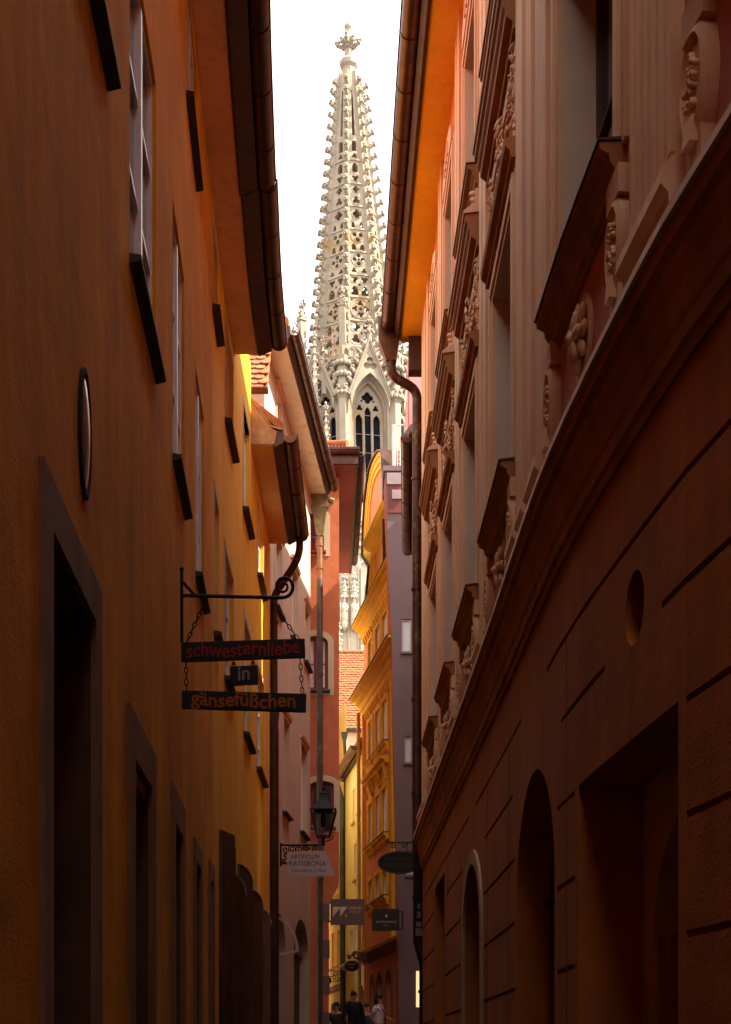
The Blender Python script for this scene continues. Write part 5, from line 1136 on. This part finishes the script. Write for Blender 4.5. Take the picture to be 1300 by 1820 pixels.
# ============================================================ hanging shop signs
def links(mb, a, b, r=.018, t=.005):
    a = Vector(a); b = Vector(b); L = (b - a).length; n = max(2, int(L / (r * 2.6))); d = (b - a) / n; dn = d.normalized(); s1 = dn.cross(Vector((0, 1, 0)) if abs(dn.y) < .9 else Vector((1, 0, 0))).normalized(); s2 = dn.cross(s1)
    for i in range(n):
        c = a + d * (i + .5); s = s1 if i % 2 else s2
        mb.tube([c + dn * r * 1.7 * math.cos(k * math.pi / 4) + s * r * .8 * math.sin(k * math.pi / 4) for k in range(9)], t, 4, cap=False)
red_l = mat('dull_red_paint', (.30, .035, .03), bump=0); org_l = mat('dull_orange_paint', (.42, .12, .02), bump=0); grey_l = mat('grey_paint', (.30, .29, .30), bump=0)
board_m = mat('navy_black_board', (.012, .016, .02), rough=.6, var=.3, bump=.1)
Ys = 12.1
sg = thing('hanging_shop_sign', 'three dark boards reading schwesternliebe, in, gänsefüßchen on a scrolled iron bracket', 'shop sign', at(324, 1058, Ys))
q = lambda u, v: at(u, v, Ys)
m = MB(); m.tube([q(323.5, 1012), q(323.5, 1142)], .014, 8); m.tube([q(324, 1058.5), q(400, 1060), q(480, 1062)], .016, 8)
sp = [q(480, 1062), q(497, 1062.5)] + [q(504 + (19 - 15 * k / 34) * math.cos(1.45 - k * .29) , 1042 + (20 - 16 * k / 34) * math.sin(1.45 - k * .29)) for k in range(35)]
m.tube(sp, [.016] * 2 + [.016 - .007 * k / 34 for k in range(35)], 8); m.tube([q(325, 1034), q(346, 1057)], .014, 6)
m.ball(q(323.5, 1012), .02); m.build('bracket', iron, sg)
def board(name, u0_, v0_, u1_, v1_, u2_, v2_, u3_, v3_):
    P = [q(u0_, v0_), q(u1_, v1_), q(u2_, v2_), q(u3_, v3_)]; b = MB(); dy = Vector((0, .025, 0)); b.hexa([p - dy for p in P] + [p + dy for p in P]); o = b.build(name, board_m, sg, bevel=.004)
    c = (P[0] + P[1] + P[2] + P[3]) / 4; X = (P[1] - P[0]).normalized(); return o, frame_m(c - Vector((0, .029, 0)), X, (0, 0, 1))
def hand(parent, body, size, M, matl, wtot, off=.012, seed=1):
    """hand painted lettering: each line one mesh, letters slightly tumbled"""
    rnd = random.Random(seed); n = len(body); loc = []; cu = bpy.data.curves.new('tmp', 'FONT'); cu.body = body; cu.size = size; cu.extrude = .003; cu.offset = off; cu.align_x = 'CENTER'; cu.align_y = 'CENTER'; cu.resolution_u = 4
    t = bpy.data.objects.new('t', cu); COL.objects.link(t); bpy.context.view_layer.update(); w_ = max(t.dimensions.x, .01); bpy.data.objects.remove(t)
    o = curve_mesh('lettering', cu, Matrix.Identity(4), matl, None)
    for v in o.data.vertices:
        x = v.co.x * wtot / w_; ph = x * 23 + seed; v.co.y += .06 * size * math.sin(ph * .7); v.co.x = x
    o.data.transform(M); o.data.transform(Matrix.Translation(-org(parent))); o.parent = parent
    return o
b1, M1 = board('upper_board', 322.5, 1143, 542, 1136, 543, 1169, 323, 1176.5); hand(b1, 'schwesternliebe', .17, M1, red_l, .97, .002, 1)
b2, M2_ = board('middle_board', 409, 1186, 458, 1183, 459, 1216, 411, 1218.5); hand(b2, 'in', .17, M2_, grey_l, .10, .002, 2)
b3, M3_ = board('lower_board', 324, 1228, 545, 1234, 544, 1266, 324, 1259.5); hand(b3, 'gänsefüßchen', .17, M3_, org_l, .90, .003, 3)
for c0_, c1_ in ((q(368, 1062), q(332, 1142)), (q(481, 1066), q(531, 1137)), (q(331, 1176), q(332, 1228)), (q(533.5, 1169), q(538, 1233)), (q(416, 1173), q(416, 1186)), (q(450, 1172), q(450, 1184))): m = MB(); links(m, c0_, c1_); m.build('chain', iron, sg)
# gallery sign
def scroll(mb, c, r, turns, a0, sgn, fn, t=.012, n=26, r1=.12):
    mb.tube([fn(c[0] + r * (1 - (1 - r1) * k / n) * math.cos(a0 + sgn * turns * 2 * math.pi * k / n), c[1] + r * (1 - (1 - r1) * k / n) * math.sin(a0 + sgn * turns * 2 * math.pi * k / n)) for k in range(n + 1)], t, 6)
Yg = 30.2; q = lambda u, v: at(u, v, Yg)
ga = thing('gallery_sign', 'pale slanted sign reading Artificium Ratisbona hanging under an ornamental iron bracket', 'shop sign', q(500, 1502))
P = [(511, 1514), (578, 1512), (596, 1557), (511, 1557)]
b = MB(); b.add([q(u, v) - Vector((0, .02, 0)) for u, v in P] + [q(u, v) + Vector((0, .02, 0)) for u, v in P], [(0, 1, 2, 3), (7, 6, 5, 4), (0, 4, 5, 1), (1, 5, 6, 2), (2, 6, 7, 3), (3, 7, 4, 0)]); bo = b.build('sign_board', mat('grey_white_board', (.50, .45, .48), rough=.5, var=.06, bump=0), ga)
ink = mat('black_ink', (.03, .03, .03), bump=0)
for tx, v, u, wpx, sz in (('ARTIFICIUM', 1523.5, 543, 50, .13), ('RATISBONA', 1535.5, 547, 58, .15), ('Kleine Galerie am Dom', 1547.5, 549, 64, .085)):
    M = frame_m(q(u, v) - Vector((0, .024, 0)), (1, 0, 0), (0, 0, 1)); text('lettering', tx, sz, M, ink, bo, ext=.001, sx={'A': .9, 'R': 1.0, 'K': .9}[tx[0]])
m = MB(); m.tube([q(499, 1502), q(566, 1502)], .022, 6); m.tube([q(500, 1535), q(512, 1535), q(536, 1524), q(552, 1506)], .018, 6)
for c, r, a0, sg_ in (((508, 1510), 6, 0, 1), ((508, 1521), 6, 2, -1), ((520, 1510), 7, 1, -1), ((532, 1511), 7, 3, 1), ((518, 1524), 6, 4, 1), ((543, 1508), 5, 0, -1), ((504, 1530), 4, 0, 1), ((560, 1508), 5, 2, 1)): scroll(m, c, r, 1.3, a0, sg_, q, .014)
for u in (513, 576): m.tube([q(u, 1502), q(u, 1514)], .01, 5)
m.tube([q(499.5, 1498), q(499.5, 1540)], .02, 6); m.build('bracket', iron, ga)
# street lantern
Yl = 30.2; q = lambda u, v: at(u, v, Yl); mpp = Yl / FPX
ln = thing('street_lantern', 'old black iron street lantern with a ball finial mounted above the gallery sign', 'lantern', q(575, 1502))
c = q(575, 0); zq = lambda v: q(575, v).z; r4 = dict(n=4, smooth=False, rot=math.pi / 4)
m = MB(); k = mpp * 1.35
m.lathe((c.x, c.y, 0), [(23 * k * .74, zq(1441)), (24 * k * .76, zq(1438)), (14 * k * .7, zq(1424)), (12 * k * .7, zq(1421)), (8 * k * .7, zq(1412)), (9 * k * .7, zq(1410)), (3 * k, zq(1407)), (3 * k, zq(1404))], 4, smooth=False, rot=math.pi / 4); m.ball((c.x, c.y, zq(1401)), 3 * mpp); m.lathe((c.x, c.y, 0), [(4 * mpp, zq(1470)), (5 * mpp, zq(1455)), (3 * mpp, zq(1445))], 8)
m.build('roof', iron, ln)
m = MB(); T4 = [(-23, 1441), (23, 1441)]; B4 = [(-11, 1487), (11, 1487)]
for sx_ in (-1, 1):
    for sy_ in (-1, 1): m.tube([(c.x + sx_ * 22 * mpp, c.y + sy_ * 22 * mpp, zq(1441)), (c.x + sx_ * 11 * mpp, c.y + sy_ * 11 * mpp, zq(1487))], 1.5 * mpp, 5)
for w_, v in ((22, 1441), (11, 1487)):
    for a, b in (((-1, -1), (1, -1)), ((1, -1), (1, 1)), ((1, 1), (-1, 1)), ((-1, 1), (-1, -1))): m.tube([(c.x + a[0] * w_ * mpp, c.y + a[1] * w_ * mpp, zq(v)), (c.x + b[0] * w_ * mpp, c.y + b[1] * w_ * mpp, zq(v))], 1.6 * mpp, 5)
m.tube([(c.x, c.y, zq(1487)), (c.x, c.y, zq(1503))], 3 * mpp, 6); m.tube([q(575, 1497), q(590, 1492), q(592, 1486)], 1.2 * mpp, 5); m.build('frame', iron, ln)
m = MB()
for a, b in (((-1, -1), (1, -1)), ((1, -1), (1, 1)), ((1, 1), (-1, 1)), ((-1, 1), (-1, -1))): m.quad(*[(c.x + s[0] * w_ * mpp, c.y + s[1] * w_ * mpp, zq(v)) for s, w_, v in ((a, 21.5, 1442), (b, 21.5, 1442), (b, 10.6, 1486), (a, 10.6, 1486))])
gm = bpy.data.materials.new('lantern_glass'); gm.use_nodes = True; gp_ = gm.node_tree.nodes['Principled BSDF']; gp_.inputs['Base Color'].default_value = (.7, .72, .7, 1); gp_.inputs['Transmission Weight'].default_value = 1; gp_.inputs['Roughness'].default_value = .15; gp_.inputs['IOR'].default_value = 1.05
m.build('lantern_glass', gm, ln)
# square jeweller sign
Yw = 37.6; q = lambda u, v: at(u, v, Yw)
def rect_sign(name, label, u0_, u1_, v0_, v1_, matl, Yw, th=.05):
    t = thing(name, label, 'shop sign', at(u0_, v1_, Yw)); b = MB(); a = at(u0_, v1_, Yw); c = at(u1_, v0_, Yw); b.box(a.x, c.x, Yw - th, Yw + th, a.z, c.z); return t, b.build('sign_board', matl, t, bevel=.006)
t, bo = rect_sign('square_shop_sign', 'brown square sign with white angular letter and the words Bernd Wolf', 588, 648.5, 1598, 1644, mat('taupe_board', (.16, .105, .085), rough=.5, var=.08, bump=0), Yw)
wh = mat('sign_white', (.70, .62, .5), bump=0); gl_ = mat('sign_gold', (.55, .36, .04), bump=0); tn = mat('sign_tan', (.85, .58, .32), bump=0)
M = Matrix.Identity(4); FM = frame_m((0, Yw - .055, 0), (1, 0, 0), (0, 0, 1)); pq = lambda u, v: (q(u, v).x, q(u, v).z)
flat('emblem', [[pq(592, 1612), pq(606, 1612), pq(592, 1630)], [pq(605, 1614), pq(605, 1629), pq(605.5, 1629), pq(618, 1612), pq(604, 1612)]], .003, FM, wh, bo)
flat('emblem_dot', [circ(q(615.5, 1628).x, q(0, 1628).z, 2.6 * Yw / FPX)], .003, FM, gl_, bo)
for tx, v in (('BERND', 1614.5), ('WOLF', 1621.5)): text('lettering', tx, .105, frame_m(Vector((q(621.5, v).x, Yw - .055, q(0, v).z)), (1, 0, 0), (0, 0, 1)), tn, bo, ext=.002, align='LEFT', off=.0)
m = MB(); m.tube([q(586, 1604), q(592, 1604)], .03, 6); m.tube([q(586, 1638), q(592, 1638)], .03, 6); m.build('bracket', iron, t)
Yr = 37.3; q = lambda u, v: at(u, v, Yr)
t, bo = rect_sign('dark_hotel_sign', 'small black rectangular sign reading Domresidenz with a tiny tower emblem', 662, 710, 1615.5, 1654, mat('black_board', (.03, .022, .02), rough=.45, var=.1, bump=0), Yr)
lt = mat('sign_silver', (.6, .54, .5), bump=0)
text('lettering', 'DOMRESIDENZ', .075, frame_m(q(687, 1639) - Vector((0, .055, 0)), (1, 0, 0), (0, 0, 1)), lt, bo, sp=1.12, sx=.95)
text('lettering', 'REGENSBURG · ALTSTADT'[:10], .03, frame_m(q(687, 1645) - Vector((0, .055, 0)), (1, 0, 0), (0, 0, 1)), lt, bo)
FM = frame_m((0, Yr - .055, 0), (1, 0, 0), (0, 0, 1)); pq = lambda u, v: (q(u, v).x, q(u, v).z)
flat('emblem', [[pq(685, 1631), pq(686.6, 1631), pq(686.6, 1625.5), pq(685, 1627)], [pq(687.2, 1631), pq(688.8, 1631), pq(688.8, 1624), pq(687.2, 1626)]], .003, FM, lt, bo)
m = MB(); m.tube([q(709, 1620), q(716, 1620), q(716, 1650), q(709, 1650)], .02, 6); m.build('bracket', iron, t)
# oval sign
Yo = 26.6; q = lambda u, v: at(u, v, Yo); ov_ = thing('oval_shop_sign', 'dark oval sign with faint gold lettering Regensburger Tändlerei hung from a scrolled bracket', 'shop sign', q(740, 1497))
cx, cz = q(711, 1533).x, q(711, 1533).z; rx, rz = 39 * Yo / FPX, 20 * Yo / FPX
flo = [(cx + rx * math.cos(2 * math.pi * k / 40), cz + rz * math.sin(2 * math.pi * k / 40)) for k in range(40)]
bo = flat('sign_board', [flo], .03, frame_m((0, Yo, 0), (1, 0, 0), (0, 0, 1)), board_m, ov_)
dg = mat('faded_gold_paint', (.075, .042, .018), rough=.5, bump=0)
m = MB(); m.tube([(cx + rx * .95 * math.cos(2 * math.pi * k / 40), Yo - .035, cz + rz * .93 * math.sin(2 * math.pi * k / 40)) for k in range(41)], .006, 5, cap=False); m.build('rim', dg, bo)
text('lettering', 'REGENSBURGER', .085, frame_m((cx, Yo - .034, cz + .06), (1, 0, 0), (0, 0, 1)), dg, bo, sx=.95); text('lettering', 'TÄNDLEREI', .13, frame_m((cx, Yo - .034, cz - .05), (1, 0, 0), (0, 0, 1)), dg, bo, sx=.95)
m = MB(); m.tube([q(688, 1497), q(760, 1498)], .015, 6); scroll(m, (690, 1494), 3.5, 1, 1.5, 1, q, .012); scroll(m, (700, 1503), 6, 1.2, -1.5, -1, q, .01); scroll(m, (718, 1502), 6, 1.2, -1.5, 1, q, .01)
for u in (698, 724): m.tube([q(u, 1498), q(u, 1515)], .008, 5)
m.tube([q(760, 1490), q(760, 1530)], .02, 6); m.build('bracket', iron, ov_)
# small hanging plaque on leafy bracket far down the street
Yp = 43.5; q = lambda u, v: at(u, v, Yp); hp_ = thing('round_tavern_sign', 'small dark round sign with orange script hanging from a leafy gilded bracket', 'shop sign', q(655, 1700))
bo = flat('sign_board', [[(q(625.5, 0).x + 13 * Yp / FPX * math.cos(t * math.pi / 16), q(0, 1717).z + 9.5 * Yp / FPX * math.sin(t * math.pi / 16)) for t in range(32)]], .05, frame_m((0, Yp, 0), (1, 0, 0), (0, 0, 1)), board_m, hp_)
m = MB()
for dz, w_ in ((2.5, 7), (-3, 4)):
    m.tube([q(625 - w_ + k * w_ / 6, 1717 - dz + 1.3 * math.sin(k * 2.1)) - Vector((0, .06, 0)) for k in range(13)], .012, 5)
m.build('script_line', mat('orange_script', (.55, .22, .03), bump=0), bo)
m = MB(); m.tube([q(620, 1709), q(625, 1702), q(631, 1709)], .01, 5); m.tube([q(622, 1700), q(630, 1691), q(645, 1694), q(655, 1704), q(664, 1700)], .022, 6)
rl = random.Random(3)
for k in range(34): t = rl.random(); p = q(618 + 46 * t, 1690 + 14 * rl.random() + 6 * t); m.ball(p, rl.uniform(.03, .06), .03, rl.uniform(.03, .05), 5, 4)
for c, r in (((648, 1702), 6), ((658, 1706), 6), ((638, 1697), 4)): scroll(m, c, r, 1.2, 1, 1, q, .014)
m.build('bracket', mat('gilded_iron', (.16, .08, .02), rough=.5, metal=.5), hp_)
Yp = 45; q = lambda u, v: at(u, v, Yp); h2 = thing('lattice_bracket_sign', 'dark round sign hung on a filigree wire bracket against the amber house', 'shop sign', q(584, 1735))
m = MB(); m.tube([q(583, 1725), q(614, 1727)], .014, 5)
for c, r, a, s in (((588, 1731), 6, 0, 1), ((597, 1732), 5, 1, -1), ((605, 1731), 6, 2, 1), ((611, 1730), 4, 0, -1), ((594, 1738), 5, 3, 1), ((603, 1740), 4, 1, 1), ((610, 1738), 4, 2, -1)): scroll(m, c, r, 1.4, a, s, q, .009, 20)
m.tube([q(583, 1745), q(600, 1744), q(613, 1736)], .01, 5); m.build('bracket', iron, h2)
m = MB(); m.ball(q(583, 1743), .12, .05, .12, 12, 8); m.build('sign_board', iron, h2)
# bright gap by the right corner: a glowing panel on the mauve wall
# ============================================================ people
def person(name_label, loc, joints, radii, edges, skinm, rot=0):
    t = thing('person', name_label, 'person', loc)
    me = bpy.data.meshes.new('body'); keys = list(joints); me.from_pydata([joints[k] for k in keys], [(keys.index(a), keys.index(b)) for a, b in edges], [])
    o = bpy.data.objects.new('body', me); COL.objects.link(o); o.parent = t; me.materials.append(skinm)
    s = o.modifiers.new('skin', 'SKIN'); 
    for i, k in enumerate(keys):
        r = radii[k]; me.skin_vertices[0].data[i].radius = r if isinstance(r, tuple) else (r, r); me.skin_vertices[0].data[i].use_root = (k == 'pelvis')
    sb = o.modifiers.new('sub', 'SUBSURF'); sb.levels = 2; sb.render_levels = 2; s.use_smooth_shade = True
    t.rotation_euler.z = rot; return t, o
def skinned(name, joints, radii, edges, m, parent):
    me = bpy.data.meshes.new(name); keys = list(joints); me.from_pydata([joints[k] for k in keys], [(keys.index(a), keys.index(b)) for a, b in edges], []); o = bpy.data.objects.new(name, me); COL.objects.link(o); o.parent = parent; me.materials.append(m)
    s = o.modifiers.new('skin', 'SKIN')
    for i, k in enumerate(keys): r = radii[k]; me.skin_vertices[0].data[i].radius = r if isinstance(r, tuple) else (r, r); me.skin_vertices[0].data[i].use_root = i == 0
    s.use_smooth_shade = True; sb = o.modifiers.new('sub', 'SUBSURF'); sb.levels = 2; sb.render_levels = 2; return o
def figure(label, loc, rot, h, female, skinm, topm, botm, hairm, pose, short=False, longhair=False):
    k = h / 1.78; J = {}; b = .88 if female else 1.0
    def P(x, y, z): return (x * k, y * k, z * k)
    J = dict(pelvis=P(0, 0, .95), waist=P(0, 0, 1.08), chest=P(0, -.01, 1.30), neck0=P(0, 0, 1.46), neck1=P(0, -.01, 1.54), head0=P(0, -.02, 1.62), head1=P(0, -.015, 1.72))
    Rr = dict(pelvis=(.16 * b, .12), waist=(.145 * b, .11), chest=(.17 * b, .125), neck0=(.08 * b, .07), neck1=.055 * b, head0=(.072, .088), head1=(.075, .092))
    E_ = [('pelvis', 'waist'), ('waist', 'chest'), ('chest', 'neck0'), ('neck0', 'neck1'), ('neck1', 'head0'), ('head0', 'head1')]
    for s, n in ((-1, 'l'), (1, 'r')):
        e, hnd, kn, ft = pose[n]
        J['sh' + n] = P(s * .19 * b, 0, 1.42); J['el' + n] = P(*e); J['wr' + n] = P(*hnd); d = (Vector(hnd) - Vector(e)).normalized(); J['ha' + n] = P(*(Vector(hnd) + d * .09))
        J['hip' + n] = P(s * .09, 0, .88); J['kn' + n] = P(*kn); J['an' + n] = P(ft[0], ft[1], ft[2]); J['to' + n] = P(ft[0], ft[1] - .17, ft[2] - .05)
        Rr.update({'sh' + n: .062 * b, 'el' + n: .044 * b, 'wr' + n: .028, 'ha' + n: (.036, .018), 'hip' + n: .092, 'kn' + n: .06, 'an' + n: .04, 'to' + n: (.04, .028)})
        E_ += [('neck0', 'sh' + n), ('sh' + n, 'el' + n), ('el' + n, 'wr' + n), ('wr' + n, 'ha' + n), ('pelvis', 'hip' + n), ('hip' + n, 'kn' + n), ('kn' + n, 'an' + n), ('an' + n, 'to' + n)]
    t, body = person(label, loc, J, Rr, E_, skinm, rot)
    V = lambda n: Vector(J[n])
    # face, ears
    m = MB(); hc = V('head0') + Vector((0, 0, .035)); o_ = Vector((0, 0, 0))
    m.tube([hc + Vector((0, -.088, .02)), hc + Vector((0, -.112, -.02)), hc + Vector((0, -.095, -.032))], [.010, .017, .012], 8)
    for s in (-1, 1): m.ball(hc + Vector((s * .079, .0, -.005)), .014, .024, .034)
    m.ball(hc + Vector((0, -.075, -.085)), .035, .03, .028)
    def bld(m, n, mt): return m.build(n, mt, t)
    # MB.build subtracts world origin: add it back so local figure coordinates stay local
    def loc_build(m, n, mt): m.v = [(p[0] + t.location.x, p[1] + t.location.y, p[2] + t.location.z) for p in m.v]; o = m.build(n, mt, t); return o
    loc_build(m, 'face', skinm)
    m = MB()
    for s in (-1, 1): m.ball(hc + Vector((s * .032, -.084, .022)), .012, .008, .008)
    loc_build(m, 'eye', ink)
    m = MB(); m.ball(hc + Vector((0, -.09, -.055)), .026, .008, .008); loc_build(m, 'mouth', mat('lip', (.35, .12, .09), bump=0))
    # hands: palm lives in the body, five curled fingers each
    for s, n in ((-1, 'l'), (1, 'r')):
        m = MB(); w0 = V('wr' + n); d = (V('ha' + n) - w0).normalized(); side = d.cross(Vector((1, 0, 0))).normalized(); crl = Vector((-s, 0, 0)) * .03
        for i, L in enumerate((.062, .072, .068, .052)):
            a = V('ha' + n) + side * (i - 1.5) * .019; m.tube([a, a + d * L * .5 + crl * .3, a + d * L * .85 + crl], [.009, .0085, .007], 6)
        a = w0 + d * .035 + side * -.03; m.tube([a, a + d * .03 - side * .018, a + d * .058 - side * .02 + crl], [.012, .010, .008], 6); loc_build(m, 'finger', skinm)
    # clothes
    g_ = .022; tj = {x: J[x] for x in ('pelvis', 'waist', 'chest', 'neck0', 'shl', 'shr')}; tr = {'pelvis': (.16 * b + g_, .12 + g_), 'waist': (.15 * b + g_, .115 + g_), 'chest': (.175 * b + g_, .135 + g_), 'neck0': (.125 * b, .11), 'shl': .085 * b, 'shr': .085 * b}
    tj['neck0'] = P(0, 0, 1.50); tj['pelvis'] = P(0, 0, .91)
    te = [('pelvis', 'waist'), ('waist', 'chest'), ('chest', 'neck0'), ('neck0', 'shl'), ('neck0', 'shr')]
    for n in 'lr':
        if short: tj['el' + n] = tuple(V('sh' + n).lerp(V('el' + n), .6)); tr['el' + n] = .06; te += [('sh' + n, 'el' + n)]
        else: tj['el' + n] = J['el' + n]; tj['wr' + n] = J['wr' + n]; tr['el' + n] = .06 * b; tr['wr' + n] = .042; te += [('sh' + n, 'el' + n), ('el' + n, 'wr' + n)]
    skinned('top', tj, tr, te, topm, t)
    bj = {x: J[x] for x in ('pelvis', 'waist', 'hipl', 'hipr', 'knl', 'knr', 'anl', 'anr')}; br = dict(pelvis=(.175 * b, .14), waist=(.158 * b, .125), hipl=.105, hipr=.105, knl=.075, knr=.075, anl=.06, anr=.06)
    skinned('trousers', bj, br, [('pelvis', 'waist'), ('pelvis', 'hipl'), ('pelvis', 'hipr'), ('hipl', 'knl'), ('hipr', 'knr'), ('knl', 'anl'), ('knr', 'anr')], botm, t)
    m = MB()
    for n in 'lr': a = V('an' + n); m.ball(a + Vector((0, -.07, -.055)), .045, .13, .035, 10, 6)
    loc_build(m, 'shoe', mat('black_shoe', (.02, .02, .02), rough=.5, bump=0))
    m = MB(); m.ball(hc + Vector((0, .018, .045)), .088, .098, .092, 14, 10)
    if longhair:
        for i in range(9): a = (i - 4) * .3; m.ball(hc + Vector((.075 * math.sin(a), .02 + .06 * math.cos(a), -.04)), .045, .045, .10, 8, 6)
        m.ball(hc + Vector((0, .075, -.10)), .07, .05, .13, 10, 8)
    loc_build(m, 'hair', hairm)
    return t, hc, loc_build
skin = mat('skin', (.50, .25, .16), rough=.55, var=.06, bump=0); 
Yp = 36.0; xp = lambda u: (u - U0) / FPX * Yp
navy = mat('navy_jacket', (.018, .018, .035), rough=.9, bump=.1); jeans = mat('dark_trousers', (.02, .025, .04), bump=.1)
stand = dict(l=((-.27, .0, 1.15), (-.27, -.08, .92), (-.11, -.02, .5), (-.12, 0, .09)), r=((.27, .02, 1.15), (.29, -.06, .92), (.11, -.06, .5), (.12, -.08, .09)))
t, hc, lb = figure('man with short hair and rosy face in a dark navy jacket walking towards the viewer', (xp(629), Yp, gz(Yp)), R_(25), 1.80, False, mat('ruddy_skin', (.50, .20, .13), rough=.55, bump=0), navy, jeans, mat('short_brown_hair', (.04, .02, .015), rough=.8), stand)
walk = dict(l=((-.24, .14, 1.18), (-.20, -.02, .98), (-.09, .10, .5), (-.10, .30, .14)), r=((.24, -.10, 1.18), (.14, -.30, 1.12), (.09, -.16, .52), (.10, -.22, .09)))
t, hc, lb = figure('woman with long dark hair in a white shirt and pale scarf turned to the right', (xp(673), Yp - .3, gz(Yp)), R_(68), 1.70, True, skin, mat('white_shirt', (.80, .76, .78), bump=.1), jeans, mat('dark_hair', (.012, .008, .008), rough=.6), walk, short=True, longhair=True)
m = MB(); n = 20
for dz, r in ((0, .095), (-.035, .11), (-.06, .10)): m.tube([Vector((r * math.cos(2 * math.pi * k / n), r * .85 * math.sin(2 * math.pi * k / n) - .01, 1.42 + dz + .015 * math.sin(3 * k))) for k in range(n + 1)], .028, 8, cap=False)
lb(m, 'scarf', mat('pale_scarf', (.62, .60, .55), var=.3, scale=30))
m = MB(); m.tube([(-.12, .09, 1.40), (-.05, -.15, 1.30), (.10, -.17, 1.1), (.17, -.05, .98)], .012, 6); lb(m, 'bag_strap', mat('black_strap', (.015, .015, .015), bump=0))
t, hc, lb = figure('shorter dark haired person at the lower edge left of the man in navy', (xp(595), 38.5, gz(38.5) - .12), R_(-10), 1.62, True, skin, mat('brown_coat', (.05, .035, .03), bump=.1), jeans, MATS['dark_hair'], stand, longhair=True)
t, hc, lb = figure('person in dark clothes mostly hidden between the man and the woman in the white shirt', (xp(652), 38.0, gz(38) - .2), R_(30), 1.68, False, skin, mat('charcoal_coat', (.03, .03, .035), bump=.1), jeans, MATS['dark_hair'], stand)
# outdoor cafe chair and planter in front of the mauve house
ch = thing('folding_chair', 'light folding chair at the lower right edge beside the downpipe', 'chair', (xp(727), 35.2, gz(35.2)))
x0, y0, z0 = ch.location
m = MB()
for k in range(4): m.box(x0 - .2, x0 + .2, y0 - .2 + k * .1, y0 - .12 + k * .1, z0 + .44, z0 + .46)
m.build('seat', cream, ch); m = MB()
m.bar((x0 - .2, y0 + .2, z0 + .46), (x0 - .16, y0 + .32, z0 + .98), .03); m.bar((x0 + .2, y0 + .2, z0 + .46), (x0 + .24, y0 + .32, z0 + .98), .03)
for k in range(3): m.bar((x0 - .19, y0 + .25 + k * .03, z0 + .66 + k * .14), (x0 + .23, y0 + .25 + k * .03, z0 + .66 + k * .14), .015, .07)
m.build('backrest', cream, ch)
for dx in (-.18, .18):
    for a, b in ((-.2, .2), (.2, -.2)): m = MB(); m.bar((x0 + dx, y0 + a, z0), (x0 + dx, y0 + b, z0 + .45), .025); m.build('leg', cream, ch)
